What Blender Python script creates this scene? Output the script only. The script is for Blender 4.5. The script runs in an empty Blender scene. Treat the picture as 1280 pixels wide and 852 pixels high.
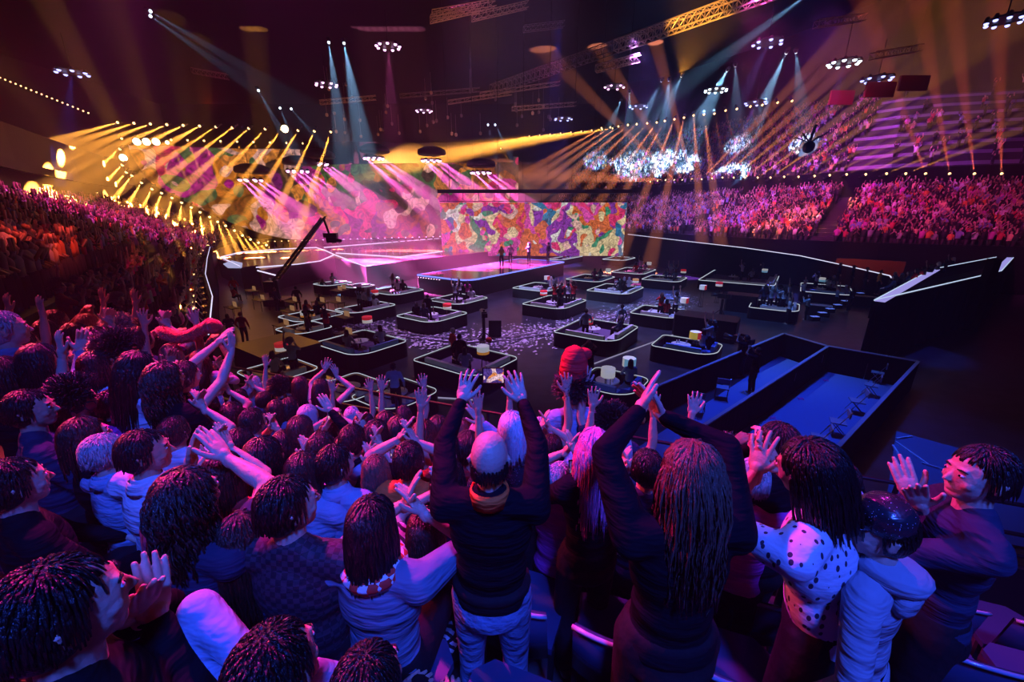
import bpy, math, random
import numpy as np
from mathutils import Vector, Matrix, Euler

# ---------------------------------------------------------------- camera, world, exposure
sc = bpy.context.scene
COL = sc.collection
F = 500.0
TH = math.atan(158 / 500)
CT, ST = math.cos(TH), math.sin(TH)
H = 6.6                                            # eye height over the arena floor
cam = bpy.data.cameras.new('camera')
cam_ob = bpy.data.objects.new('camera', cam)
COL.objects.link(cam_ob)
sc.camera = cam_ob
cam.lens = F / 1280 * 36
cam_ob.location = (0, 0, H)
cam_ob.rotation_euler = (math.pi / 2 - TH, 0, 0)
cam.clip_end = 400
cam.clip_start = 0.05

HAZE = 0.0015
world = bpy.data.worlds.new('arena_air')
sc.world = world
world.use_nodes = True
_nt = world.node_tree
_nt.nodes.clear()
_o = _nt.nodes.new('ShaderNodeOutputWorld')
_b = _nt.nodes.new('ShaderNodeBackground')
_b.inputs[0].default_value = (0, 0, 0, 1)
_v = _nt.nodes.new('ShaderNodeVolumeScatter')
_v.inputs['Density'].default_value = HAZE
_v.inputs['Anisotropy'].default_value = 0.0
_nt.links.new(_b.outputs[0], _o.inputs[0])
_nt.links.new(_v.outputs[0], _o.inputs['Volume'])

sc.view_settings.view_transform = 'Standard'
sc.view_settings.look = 'None'
sc.view_settings.exposure = 0.0
sc.view_settings.gamma = 1.0
sc.view_settings.use_curve_mapping = False
cy = sc.cycles
cy.use_denoising = True
cy.use_light_tree = True
cy.max_bounces = 3
cy.diffuse_bounces = 2
cy.glossy_bounces = 2
cy.transmission_bounces = 2
cy.transparent_max_bounces = 6
cy.volume_bounces = 0
cy.sample_clamp_indirect = 1.0
cy.caustics_reflective = False
cy.caustics_refractive = False


def ray(x, y):
    a = (x - 640) / F
    b = -(y - 426) / F
    return Vector((a, CT + b * ST, -ST + b * CT))


def P(x, y, d):
    """world point seen at x,y of the photograph, d metres into the arena"""
    return ray(x, y) * d + Vector((0, 0, H))


def G(x, y, z=0.0):
    """world point at height z seen at x,y of the photograph"""
    r = ray(x, y)
    return r * ((z - H) / r.z) + Vector((0, 0, H))


def spot(S, T, col, ang, power, blend=0.6, size=0.05, parent=None):
    l = bpy.data.lights.new('spot', 'SPOT')
    l.energy = power
    l.color = col
    l.spot_size = math.radians(ang)
    l.spot_blend = blend
    l.shadow_soft_size = size
    ob = bpy.data.objects.new('spot', l)
    COL.objects.link(ob)
    ob.location = S
    ob.rotation_euler = (Vector(T) - Vector(S)).to_track_quat('-Z', 'Y').to_euler()
    return ob


# big wash lights of the rig (bright heads far above and behind the picture)
BLUE = (0.03, 0.09, 1.0)
MAG = (1.0, 0.02, 0.50)
WASH = [
    # source, target, colour, angle, power, size
    ((1.5, -4.5, 15), (0.5, 2.2, 4.5), BLUE, 50, 9500, 0.8),
    ((-4.5, 8.0, 13.5), (-0.5, 2.2, 4.5), MAG, 42, 12000, 0.3),
    ((-11, 8, 12), (-3, 3.2, 4.5), (1.0, 0.05, 0.10), 34, 17000, 0.3),
    ((5.5, 7.5, 13), (2.2, 2.2, 4.5), (0.8, 0.04, 0.75), 30, 1800, 0.3),
    ((-20, 27, 22), (-33, 33, 5.5), (0.9, 0.04, 0.50), 56, 27000, 0.5),
    ((-12, 14, 17), (-17, 15, 4.5), (1.0, 0.07, 0.05), 30, 8000, 0.4),
    ((0, 26, 26), (1, 26, 0), (0.60, 0.33, 1.0), 56, 40000, 0.6),
    ((-3, 44, 31), (-8, 40, 0), (1.0, 0.08, 0.55), 38, 26000, 0.6),
    ((9, 16, 17), (9.5, 13, 0), (0.02, 0.09, 1.0), 46, 13000, 0.6),
    ((6, 24, 28), (12, 25, 0), (0.12, 0.3, 1.0), 50, 30000, 0.6),
    ((17, 36, 22.5), (35, 50, 7), (0.9, 0.06, 0.50), 62, 42000, 0.6),
    ((22, 24, 20), (46, 36, 6), (0.9, 0.05, 0.40), 55, 20000, 0.6),
    ((12, 46, 23), (26, 62, 6), (0.45, 0.14, 1.0), 66, 75000, 0.6),
    ((17, 36, 20), (31, 48, 6), (1.0, 0.18, 0.03), 22, 18000, 0.6),
    ((26, 42, 24), (46, 56, 15), (0.6, 0.08, 0.9), 64, 34000, 0.6),
]
for _S, _T, _c, _a, _p, _s in WASH:
    spot(_S, _T, _c, _a, _p, 0.95, _s)

random.seed(7)
RNG = np.random.default_rng(7)

# ---------------------------------------------------------------- materials
MATS = {}


def mat(name, col, rough=0.6, metal=0.0, bump=0.0, bscale=30.0, emit=None, estr=0.0, spec=0.5, var=0.0, vscale=6.0,
        sheen=0.0, bstretch=(1, 1, 1), col2=None, alpha=1.0):
    if name in MATS:
        return MATS[name]
    m = bpy.data.materials.new(name)
    m.use_nodes = True
    nt = m.node_tree
    b = nt.nodes['Principled BSDF']
    b.inputs['Base Color'].default_value = (*col, 1)
    b.inputs['Roughness'].default_value = rough
    b.inputs['Metallic'].default_value = metal
    b.inputs['Specular IOR Level'].default_value = spec
    if sheen:
        b.inputs['Sheen Weight'].default_value = sheen
    if bump or var or col2:
        tc = nt.nodes.new('ShaderNodeTexCoord')
        mp = nt.nodes.new('ShaderNodeMapping')
        mp.inputs['Scale'].default_value = bstretch
        nt.links.new(tc.outputs['Object'], mp.inputs[0])
    if bump:
        n = nt.nodes.new('ShaderNodeTexNoise')
        n.inputs['Scale'].default_value = bscale
        n.inputs['Detail'].default_value = 3
        bp = nt.nodes.new('ShaderNodeBump')
        bp.inputs['Strength'].default_value = bump
        bp.inputs['Distance'].default_value = 0.05
        nt.links.new(mp.outputs[0], n.inputs[0])
        nt.links.new(n.outputs[0], bp.inputs['Height'])
        nt.links.new(bp.outputs[0], b.inputs['Normal'])
    if var or col2:
        n2 = nt.nodes.new('ShaderNodeTexNoise')
        n2.inputs['Scale'].default_value = vscale
        n2.inputs['Detail'].default_value = 2
        nt.links.new(mp.outputs[0], n2.inputs[0])
        mx = nt.nodes.new('ShaderNodeMix')
        mx.data_type = 'RGBA'
        c2 = col2 or tuple(c * (1 - var) for c in col)
        mx.inputs[6].default_value = (*col, 1)
        mx.inputs[7].default_value = (*c2, 1)
        cr = nt.nodes.new('ShaderNodeValToRGB')
        cr.color_ramp.elements[0].position = 0.42
        cr.color_ramp.elements[1].position = 0.58
        nt.links.new(n2.outputs[0], cr.inputs[0])
        nt.links.new(cr.outputs[0], mx.inputs[0])
        nt.links.new(mx.outputs[2], b.inputs['Base Color'])
    if emit:
        b.inputs['Emission Color'].default_value = (*emit, 1)
        b.inputs['Emission Strength'].default_value = estr
        m.cycles.emission_sampling = 'NONE'
    MATS[name] = m
    return m


def pattern_mat(name, base, spots, scale, kind='VORONOI', rough=0.7, thresh=0.25, spec=0.4, bump=0.3, metal=0.0):
    """cloth printed with spots, checks or stripes"""
    if name in MATS:
        return MATS[name]
    m = mat(name, base, rough, metal, bump, 9.0, spec=spec, bstretch=(1, 1, 2.2))
    nt = m.node_tree
    b = nt.nodes['Principled BSDF']
    tc = nt.nodes.new('ShaderNodeTexCoord')
    mp = nt.nodes.new('ShaderNodeMapping')
    nt.links.new(tc.outputs['Object'], mp.inputs[0])
    mx = nt.nodes.new('ShaderNodeMix')
    mx.data_type = 'RGBA'
    mx.inputs[6].default_value = (*base, 1)
    mx.inputs[7].default_value = (*spots, 1)
    cr = nt.nodes.new('ShaderNodeValToRGB')
    cr.color_ramp.interpolation = 'CONSTANT'
    cr.color_ramp.elements[0].color = (1, 1, 1, 1)
    cr.color_ramp.elements[1].color = (0, 0, 0, 1)
    cr.color_ramp.elements[1].position = thresh
    if kind == 'VORONOI':
        t = nt.nodes.new('ShaderNodeTexVoronoi')
        t.inputs['Scale'].default_value = scale
        mp.inputs['Scale'].default_value = (1.5, 1.5, 0.8)
        nt.links.new(mp.outputs[0], t.inputs[0])
        nt.links.new(t.outputs['Distance'], cr.inputs[0])
    elif kind == 'WAVE':
        t = nt.nodes.new('ShaderNodeTexWave')
        t.inputs['Scale'].default_value = scale
        t.inputs['Distortion'].default_value = 3.0
        t.bands_direction = 'DIAGONAL'
        nt.links.new(mp.outputs[0], t.inputs[0])
        nt.links.new(t.outputs['Fac'], cr.inputs[0])
    else:
        t = nt.nodes.new('ShaderNodeTexChecker')
        t.inputs['Scale'].default_value = scale
        nt.links.new(mp.outputs[0], t.inputs[0])
        nt.links.new(t.outputs['Fac'], cr.inputs[0])
        cr.color_ramp.elements[1].position = 0.5
    nt.links.new(cr.outputs[0], mx.inputs[0])
    nt.links.new(mx.outputs[2], b.inputs['Base Color'])
    return m


def emis(name, col, strength):
    if name in MATS:
        return MATS[name]
    m = bpy.data.materials.new(name)
    m.use_nodes = True
    nt = m.node_tree
    nt.nodes.clear()
    o = nt.nodes.new('ShaderNodeOutputMaterial')
    e = nt.nodes.new('ShaderNodeEmission')
    e.inputs[0].default_value = (*col, 1)
    e.inputs[1].default_value = strength
    nt.links.new(e.outputs[0], o.inputs[0])
    m.cycles.emission_sampling = 'NONE'
    MATS[name] = m
    return m


def screen_mat(name, palette, scale, strength, dark=0.25, see=0.0, sampled=True):
    """LED picture: painted flowers and figures in warped cells"""
    m = bpy.data.materials.new(name)
    m.use_nodes = True
    nt = m.node_tree
    nt.nodes.clear()
    N = nt.nodes.new
    L = nt.links.new
    o = N('ShaderNodeOutputMaterial')
    e = N('ShaderNodeEmission')
    tc = N('ShaderNodeTexCoord')
    nz = N('ShaderNodeTexNoise')
    nz.inputs['Scale'].default_value = scale * 1.1
    nz.inputs['Detail'].default_value = 1.0
    L(tc.outputs['Object'], nz.inputs[0])
    mixv = N('ShaderNodeMix')
    mixv.data_type = 'RGBA'
    mixv.blend_type = 'LINEAR_LIGHT'
    mixv.inputs[0].default_value = 1.0
    L(tc.outputs['Object'], mixv.inputs[6])
    amp = N('ShaderNodeMix')
    amp.data_type = 'RGBA'
    amp.blend_type = 'MULTIPLY'
    amp.inputs[0].default_value = 1.0
    amp.inputs[7].default_value = (2.2 / scale,) * 3 + (1,)
    L(nz.outputs['Color'], amp.inputs[6])
    L(amp.outputs[2], mixv.inputs[7])
    vo = N('ShaderNodeTexVoronoi')
    vo.inputs['Scale'].default_value = scale
    L(mixv.outputs[2], vo.inputs[0])
    sep = N('ShaderNodeSeparateColor')
    L(vo.outputs['Color'], sep.inputs[0])
    cr = N('ShaderNodeValToRGB')
    cr.color_ramp.interpolation = 'CONSTANT'
    els = cr.color_ramp.elements
    for i in range(1, len(palette) - 1):
        els.new(i / len(palette))
    for i, c in enumerate(palette):
        els[i].position = i / len(palette)
        els[i].color = (*c, 1)
    L(sep.outputs[0], cr.inputs[0])
    n2 = N('ShaderNodeTexNoise')
    n2.inputs['Scale'].default_value = scale * 3
    n2.inputs['Detail'].default_value = 3
    n2.inputs['Distortion'].default_value = 3.0
    L(tc.outputs['Object'], n2.inputs[0])
    c2 = N('ShaderNodeValToRGB')
    c2.color_ramp.elements[0].position = 0.30
    c2.color_ramp.elements[0].color = (dark, dark, dark, 1)
    c2.color_ramp.elements[1].position = 0.80
    c2.color_ramp.elements[1].color = (1.5, 1.45, 1.5, 1)
    L(n2.outputs[0], c2.inputs[0])
    mu = N('ShaderNodeMix')
    mu.data_type = 'RGBA'
    mu.blend_type = 'MULTIPLY'
    mu.inputs[0].default_value = 1.0
    L(cr.outputs[0], mu.inputs[6])
    L(c2.outputs[0], mu.inputs[7])
    L(mu.outputs[2], e.inputs[0])
    e.inputs[1].default_value = strength
    if see > 0:
        tr = N('ShaderNodeBsdfTransparent')
        ms = N('ShaderNodeMixShader')
        ms.inputs[0].default_value = see
        L(e.outputs[0], ms.inputs[1])
        L(tr.outputs[0], ms.inputs[2])
        L(ms.outputs[0], o.inputs[0])
    else:
        L(e.outputs[0], o.inputs[0])
    if True:
        m.cycles.emission_sampling = 'NONE'
    return m


# ---------------------------------------------------------------- mesh helpers
class MB:
    def __init__(self):
        self.v = []
        self.f = []

    def add(self, v, f):
        n = len(self.v)
        self.v += [tuple(p) for p in v]
        self.f += [tuple(i + n for i in q) for q in f]
        return self

    def box(self, c, s, rz=0.0, M=None):
        R = Matrix.Rotation(rz, 3, 'Z')
        pts = []
        for z in (-.5, .5):
            for x, y in ((-.5, -.5), (.5, -.5), (.5, .5), (-.5, .5)):
                p = R @ Vector((x * s[0], y * s[1], z * s[2])) + Vector(c)
                pts.append(M @ p if M else p)
        return self.add(pts, [(3, 2, 1, 0), (4, 5, 6, 7), (0, 1, 5, 4), (1, 2, 6, 5), (2, 3, 7, 6), (3, 0, 4, 7)])

    def bar(self, a, b, r, n=4, r2=None):
        a, b = Vector(a), Vector(b)
        d = b - a
        if d.length < 1e-6:
            return self
        q = d.to_track_quat('Z', 'Y').to_matrix()
        r2 = r if r2 is None else r2
        pts = []
        for p, rr in ((a, r), (b, r2)):
            for k in range(n):
                t = 2 * math.pi * (k + .5) / n
                pts.append(p + q @ Vector((rr * math.cos(t), rr * math.sin(t), 0)))
        f = [(k, (k + 1) % n, n + (k + 1) % n, n + k) for k in range(n)]
        f += [tuple(range(n - 1, -1, -1)), tuple(range(n, 2 * n))]
        return self.add(pts, f)

    def tube(self, pts, r, n=4):
        pts = [Vector(p) for p in pts]
        rr = r if isinstance(r, (list, tuple)) else [r] * len(pts)
        vs = []
        up = Vector((0, 0, 1))
        for i, p in enumerate(pts):
            d = (pts[min(i + 1, len(pts) - 1)] - pts[max(i - 1, 0)])
            d = d.normalized() if d.length > 1e-9 else Vector((0, 0, 1))
            s = d.cross(up)
            if s.length < 1e-3:
                s = d.cross(Vector((1, 0, 0)))
            s.normalize()
            t = s.cross(d)
            for k in range(n):
                a = 2 * math.pi * (k + .5) / n
                vs.append(p + s * rr[i] * math.cos(a) + t * rr[i] * math.sin(a))
        f = []
        for i in range(len(pts) - 1):
            for k in range(n):
                f.append((i * n + k, i * n + (k + 1) % n, (i + 1) * n + (k + 1) % n, (i + 1) * n + k))
        f += [tuple(range(n - 1, -1, -1)), tuple(range((len(pts) - 1) * n, len(pts) * n))]
        return self.add(vs, f)

    def lathe(self, prof, c=(0, 0, 0), n=16, axis=None):
        c = Vector(c)
        q = Vector(axis).to_track_quat('Z', 'Y').to_matrix() if axis is not None else Matrix.Identity(3)
        vs = []
        for r, z in prof:
            for k in range(n):
                t = 2 * math.pi * k / n
                vs.append(c + q @ Vector((r * math.cos(t), r * math.sin(t), z)))
        f = []
        for i in range(len(prof) - 1):
            for k in range(n):
                f.append((i * n + k, i * n + (k + 1) % n, (i + 1) * n + (k + 1) % n, (i + 1) * n + k))
        f += [tuple(range(n - 1, -1, -1)), tuple(range((len(prof) - 1) * n, len(prof) * n))]
        return self.add(vs, f)

    def ell(self, c, r, n=12, m=8, R=None):
        c = Vector(c)
        vs = []
        for i in range(m + 1):
            ph = math.pi * i / m
            for k in range(n):
                t = 2 * math.pi * k / n
                p = Vector((r[0] * math.sin(ph) * math.cos(t), r[1] * math.sin(ph) * math.sin(t), r[2] * math.cos(ph)))
                vs.append(c + (R @ p if R else p))
        f = []
        for i in range(m):
            for k in range(n):
                f.append((i * n + k, (i + 1) * n + k, (i + 1) * n + (k + 1) % n, i * n + (k + 1) % n))
        return self.add(vs, f)

    def cap(self, a, b, r0, r1, n=12):
        """tapered capsule"""
        a, b = Vector(a), Vector(b)
        d = b - a
        L = max(d.length, 1e-5)
        q = d.to_track_quat('Z', 'Y').to_matrix()
        prof = []
        for i in range(4):
            t = math.pi / 2 * i / 3.999
            prof.append((max(r0 * math.sin(t), 1e-4), -r0 * math.cos(t)))
        prof.append((r0, 0))
        for i in range(4):
            t = math.pi / 2 * (i) / 3.999
            prof.append((max(r1 * math.cos(t), 1e-4), L + r1 * math.sin(t)))
        vs = []
        for r, z in prof:
            for k in range(n):
                t = 2 * math.pi * k / n
                vs.append(a + q @ Vector((r * math.cos(t), r * math.sin(t), z)))
        f = []
        for i in range(len(prof) - 1):
            for k in range(n):
                f.append((i * n + k, i * n + (k + 1) % n, (i + 1) * n + (k + 1) % n, (i + 1) * n + k))
        f += [tuple(range(n - 1, -1, -1)), tuple(range((len(prof) - 1) * n, len(prof) * n))]
        return self.add(vs, f)

    def prism(self, poly, z0, z1):
        n = len(poly)
        vs = [(p[0], p[1], z0) for p in poly] + [(p[0], p[1], z1) for p in poly]
        f = [tuple(range(n - 1, -1, -1)), tuple(range(n, 2 * n))]
        f += [(k, (k + 1) % n, n + (k + 1) % n, n + k) for k in range(n)]
        return self.add(vs, f)

    def ribbon(self, path, off, z0, z1):
        """upright wall of thickness off along a path"""
        n = len(path)
        L = [Vector((p[0], p[1])) for p in path]
        vs = []
        for i, p in enumerate(L):
            d = (L[min(i + 1, n - 1)] - L[max(i - 1, 0)]).normalized()
            nn = Vector((-d.y, d.x)) * off
            za = z0[i] if isinstance(z0, (list, tuple)) else z0
            zb = z1[i] if isinstance(z1, (list, tuple)) else z1
            vs += [(p.x, p.y, za), (p.x, p.y, zb), (p.x + nn.x, p.y + nn.y, zb), (p.x + nn.x, p.y + nn.y, za)]
        f = []
        for i in range(n - 1):
            for k in range(4):
                f.append((i * 4 + k, i * 4 + (k + 1) % 4, (i + 1) * 4 + (k + 1) % 4, (i + 1) * 4 + k))
        f += [(3, 2, 1, 0), tuple((n - 1) * 4 + k for k in range(4))]
        return self.add(vs, f)

    def mesh(self, name, m=None, smooth=False):
        me = bpy.data.meshes.new(name)
        me.from_pydata(self.v, [], self.f)
        if smooth:
            me.shade_smooth()
        if m:
            me.materials.append(m)
        return me

    def build(self, name, m=None, parent=None, smooth=False, loc=None, rz=0.0):
        o = bpy.data.objects.new(name, self.mesh(name, m, smooth))
        COL.objects.link(o)
        if parent:
            o.parent = parent
        if loc is not None:
            o.location = loc
        o.rotation_euler.z = rz
        return o


def tag(o, label=None, cat=None, group=None, kind=None):
    if label:
        o['label'] = label
    if cat:
        o['category'] = cat
    if group:
        o['group'] = group
    if kind:
        o['kind'] = kind
    return o


def empty(name, loc=(0, 0, 0), rz=0.0, label=None, cat=None, group=None):
    o = bpy.data.objects.new(name, None)
    o.empty_display_size = .1
    COL.objects.link(o)
    o.location = loc
    o.rotation_euler.z = rz
    return tag(o, label, cat, group)


def struct(name, mb, m, label=None):
    o = mb.build(name, m)
    return tag(o, label, None, None, 'structure')


def copy_tree(o, parent=None):
    c = o.copy()
    COL.objects.link(c)
    c.parent = parent
    for ch in o.children:
        copy_tree(ch, c)
    return c


M_BLACK = mat('black_cloth', (0.006, 0.006, 0.009), 0.85, bump=.4, bscale=2.0, bstretch=(4, 4, .2), spec=.04)
M_DARK = mat('dark_paint', (0.012, 0.012, 0.018), 0.55, spec=.3)
M_STEEL = mat('rig_steel', (0.35, 0.33, 0.32), 0.4, 1.0)
M_BSTEEL = mat('black_steel', (0.03, 0.03, 0.035), 0.35, 0.6)
M_CONC = mat('terrace_concrete', (0.03, 0.03, 0.035), 0.7, bump=.2, bscale=8)

# ---------------------------------------------------------------- the setting
def floor_material():
    m = mat('arena_floor', (0.035, 0.035, 0.05), 0.32, spec=.6, bump=.03, bscale=3, col2=(0.022, 0.022, 0.032), vscale=1.5)
    return m


struct('floor', MB().box((0, 45, -0.1), (190, 150, 0.2)), floor_material())
struct('ceiling', MB().box((0, 45, 34.2), (190, 150, 0.4)), M_BLACK)
struct('wall_back', MB().box((0, 118, 17), (190, 0.6, 34)), M_BLACK)
struct('wall_left', MB().box((-92, 45, 17), (0.6, 150, 34)), M_BLACK)
struct('wall_right', MB().box((92, 45, 17), (0.6, 150, 34)), M_BLACK)

# foreground terrace: rows step down along NV towards the rail
NV = Vector((0.342, 0.940, 0))
DV = Vector((0.940, -0.342, 0))
ROW_P, ROW_R, Z0 = 0.80, 0.37, 4.72
U_RAIL, Z_RAIL = 4.3, 4.15


def row_of(p):
    u = p.x * NV.x + p.y * NV.y
    return max(-3, min(5, math.floor((u + .4) / ROW_P)))


def row_z(r):
    return Z0 - ROW_R * r


ter = MB()
for r in range(-4, 6):
    u0, u1 = -.4 + ROW_P * r, (-.4 + ROW_P * (r + 1) if r < 5 else U_RAIL + .1)
    poly = [NV * u0 + DV * -9.5, NV * u0 + DV * 14, NV * u1 + DV * 14, NV * u1 + DV * -9.5]
    ter.prism(poly[::1], 0 if r == 5 else row_z(r) - 1.0, row_z(r))
struct('floor_seating_terrace', ter, M_CONC)
# curved bowl on the left: floor edge line and rows behind it
LEDGE = [NV * U_RAIL + DV * -8.6, Vector((-7.6, 9.6, 0)), Vector((-11, 14.5, 0)), Vector((-15.5, 20.3, 0)),
         Vector((-21, 28, 0)), Vector((-28, 38, 0)), Vector((-34, 48, 0)), Vector((-40, 60, 0))]
LEDGE = [Vector((p.x, p.y, 0)) for p in LEDGE]


def offset_path(path, d, side=1):
    out = []
    for i, p in enumerate(path):
        t = (path[min(i + 1, len(path) - 1)] - path[max(i - 1, 0)]).normalized()
        out.append(p + Vector((-t.y, t.x, 0)) * d * side)
    return out


L_RISE, L_PITCH, L_Z0, L_ROWS = 0.36, 0.85, 2.7, 12
lt = MB()
for r in range(L_ROWS):
    a = offset_path(LEDGE[1:], .3 + L_PITCH * r)
    lt.ribbon(a, L_PITCH + .02, max(0, L_Z0 + L_RISE * r - 1.2), L_Z0 + L_RISE * r)
struct('floor_left_stand', lt, M_CONC)
struct('wall_left_arena_rim', MB().ribbon(LEDGE[1:6], .12, 0, 3.7), M_BLACK)
struct('trim_left_rim_light', MB().tube([(p.x, p.y, 3.74) for p in LEDGE[1:6]], .02), emis('rim_line', (.75, .7, 1), 1.2))
back = offset_path(LEDGE[1:], .3 + L_PITCH * L_ROWS)
struct('wall_left_stand_back', MB().ribbon(back, .3, 0, 13), M_BLACK)
struct('trim_left_upper_fascia', MB().ribbon(offset_path(back, -.6), .3, 9.6, 10.2), M_BLACK)

# right side: arena rim, lower tier, fascia, upper tier
RRIM = [G(785, 293, 3.7), G(860, 302, 3.6), G(930, 310, 3.3), G(1000, 320, 2.8), G(1060, 333, 2.3), G(1112, 345, 2.0),
        G(1118, 352, 2.0)]
RRIMZ = [p.z for p in RRIM]
RRIM = [Vector((p.x, p.y, 0)) for p in RRIM]
BACKRIM = [Vector((0, 86, 0)), Vector((12, 77, 0)), RRIM[0]]
struct('wall_right_arena_rim', MB().ribbon(RRIM, .15, 0, RRIMZ), M_BLACK)
struct('wall_back_arena_rim', MB().ribbon(BACKRIM, .15, 0, 3.7), M_BLACK)
struct('trim_right_rim_light', MB().tube([(p.x, p.y, z + .04) for p, z in zip(RRIM, RRIMZ)], .045), emis('rim_line_r', (.75, .75, 1), 1.0))
RFRONT = [Vector(p) for p in ((4, 82, 0), (13, 76, 0), (19.5, 66, 0), (23.5, 56, 0), (28, 47, 0), (35, 39, 0), (45, 33.5, 0), (58, 30, 0), (72, 28, 0))]
R_RISE, R_PITCH, R_Z0, R_ROWS = 0.38, 0.85, 3.6, 14
rt = MB()
for r in range(R_ROWS):
    a = offset_path(RFRONT, .3 + R_PITCH * r)
    rt.ribbon(a, R_PITCH + .02, max(0, R_Z0 + R_RISE * r - 1.5), R_Z0 + R_RISE * r)
struct('floor_right_stand', rt, M_CONC)
struct('wall_right_stand_front', MB().ribbon(RFRONT, .3, 0, 4.0), M_BLACK)
R_TOPZ = R_Z0 + R_RISE * R_ROWS
fas = offset_path(RFRONT, .3 + R_PITCH * (R_ROWS + .6))
struct('wall_right_fascia', MB().ribbon(fas, .4, 7.0, R_TOPZ + 2.6), M_BLACK)
U_RISE, U_PITCH, U_Z0, U_ROWS = 0.64, 0.85, R_TOPZ + 2.2, 17
ut = MB()
un = MB()
for r in range(U_ROWS):
    a = offset_path(RFRONT, .3 + R_PITCH * (R_ROWS + 1.2) + U_PITCH * r)
    ut.ribbon(a, U_PITCH + .02, U_Z0 + U_RISE * r - .8, U_Z0 + U_RISE * r)
struct('floor_right_upper_tier', ut, M_CONC)
tier_seats = MB()
for r in range(1, U_ROWS, 2):
    a = offset_path(RFRONT, .3 + R_PITCH * (R_ROWS + 1.2) + U_PITCH * (r + .9))[4:]
    tier_seats.ribbon(a, .12, U_Z0 + U_RISE * r, U_Z0 + U_RISE * r + .45)
_o = tier_seats.build('seat_row', mat('tier_seat', (.22, .22, .30), .4))
tag(_o, 'long rows of pale empty seats in the upper right tier', 'seats', None, 'stuff')
struct('wall_right_upper_back', MB().ribbon(offset_path(RFRONT, 27.5), .4, 0, 34), M_BLACK)


# ---------------------------------------------------------------- bodies
TMP = bpy.data.scenes.new('bake')
JOBS = []


def job(mb, voxel, smooth=4):
    """queue a voxel-joined mesh; the arrays are read after flush()"""
    me = mb.mesh('tmp')
    o = bpy.data.objects.new('tmp', me)
    TMP.collection.objects.link(o)
    m = o.modifiers.new('r', 'REMESH')
    m.mode = 'VOXEL'
    m.voxel_size = voxel
    if smooth:
        s = o.modifiers.new('s', 'SMOOTH')
        s.factor = .5
        s.iterations = smooth
    j = {'o': o}
    JOBS.append(j)
    return j


def flush():
    TMP.view_layers[0].update()
    dg = TMP.view_layers[0].depsgraph
    for j in JOBS:
        e = j['o'].evaluated_get(dg)
        me = e.to_mesh()
        n = len(me.vertices)
        v = np.empty(n * 3, np.float32)
        me.vertices.foreach_get('co', v)
        li = np.empty(len(me.loops), np.int32)
        me.loops.foreach_get('vertex_index', li)
        lt_ = np.empty(len(me.polygons), np.int32)
        me.polygons.foreach_get('loop_total', lt_)
        j['v'], j['li'], j['lt'] = v.reshape(-1, 3), li, lt_
        e.to_mesh_clear()
        bpy.data.objects.remove(j['o'])
        j['o'] = None
    JOBS.clear()


def np_mesh(name, parts, m, attr=None):
    """parts: list of (v, loop index, loop totals)"""
    vs, lis, lts, n = [], [], [], 0
    for v, li, lt_ in parts:
        vs.append(v)
        lis.append(li + n)
        lts.append(lt_)
        n += len(v)
    v = np.concatenate(vs)
    li = np.concatenate(lis).astype(np.int32)
    lt_ = np.concatenate(lts).astype(np.int32)
    me = bpy.data.meshes.new(name)
    me.vertices.add(len(v))
    me.vertices.foreach_set('co', v.astype(np.float32).ravel())
    me.loops.add(len(li))
    me.loops.foreach_set('vertex_index', li)
    me.polygons.add(len(lt_))
    st = np.concatenate(([0], np.cumsum(lt_)[:-1])).astype(np.int32)
    me.polygons.foreach_set('loop_start', st)
    me.update(calc_edges=True)
    me.shade_smooth()
    if m:
        me.materials.append(m)
    return me


def xf(j, M):
    R = np.array(M.to_3x3())
    t = np.array(M.translation)
    v = j['v'] @ R.T + t
    li = j['li']
    if M.to_3x3().determinant() < 0:          # mirrored: turn the faces round
        out, k = li.copy(), 0
        st = np.concatenate(([0], np.cumsum(j['lt'])))
        if (j['lt'] == 4).all():
            out = li.reshape(-1, 4)[:, ::-1].ravel()
        else:
            for a, b in zip(st[:-1], st[1:]):
                out[a:b] = li[a:b][::-1]
        li = out
    return v, li, j['lt']


def hand_mb(kind):
    """right hand: wrist at origin, fingers along +Y, palm towards -Z, thumb on the -X side"""
    b = MB()
    b.ell((0, .045, 0), (.038, .052, .016))
    b.cap((0, -.03, 0), (0, .02, 0), .024, .027)
    fx = [-.029, -.0095, .0105, .029]
    ln = [(.038, .024, .019), (.043, .028, .021), (.040, .026, .020), (.031, .020, .018)]
    for i in range(4):
        spread = {'flat': .04, 'open': .16, 'curl': .07}[kind] * (i - 1.5)
        bend = {'flat': (.06, .10, .08), 'open': (-.05, .22, .2), 'curl': (.75, .8, .5)}[kind]
        p = Vector((fx[i], .085 - abs(i - 1.2) * .004, 0))
        b.cap((fx[i] * .7, .03, 0), p, .012, .0105, 8)
        a = 0.0
        for k in range(3):
            a += bend[k]
            d = Vector((math.sin(spread) * math.cos(a), math.cos(spread) * math.cos(a), -math.sin(a)))
            q = p + d * ln[i][k]
            b.cap(p, q, .0100 - k * .0008, .0092 - k * .0008, 8)
            p = q
    t0 = Vector((-.022, .018, -.004))
    if kind == 'curl':
        t1, t2, t3 = Vector((-.05, .045, -.02)), Vector((-.052, .075, -.038)), Vector((-.04, .1, -.05))
    else:
        t1, t2, t3 = Vector((-.048, .045, -.008)), Vector((-.066, .075, -.012)), Vector((-.074, .10, -.014))
    b.cap(t0, t1, .015, .013, 8)
    b.cap(t1, t2, .0125, .011, 8)
    b.cap(t2, t3, .0108, .009, 8)
    return b


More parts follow.
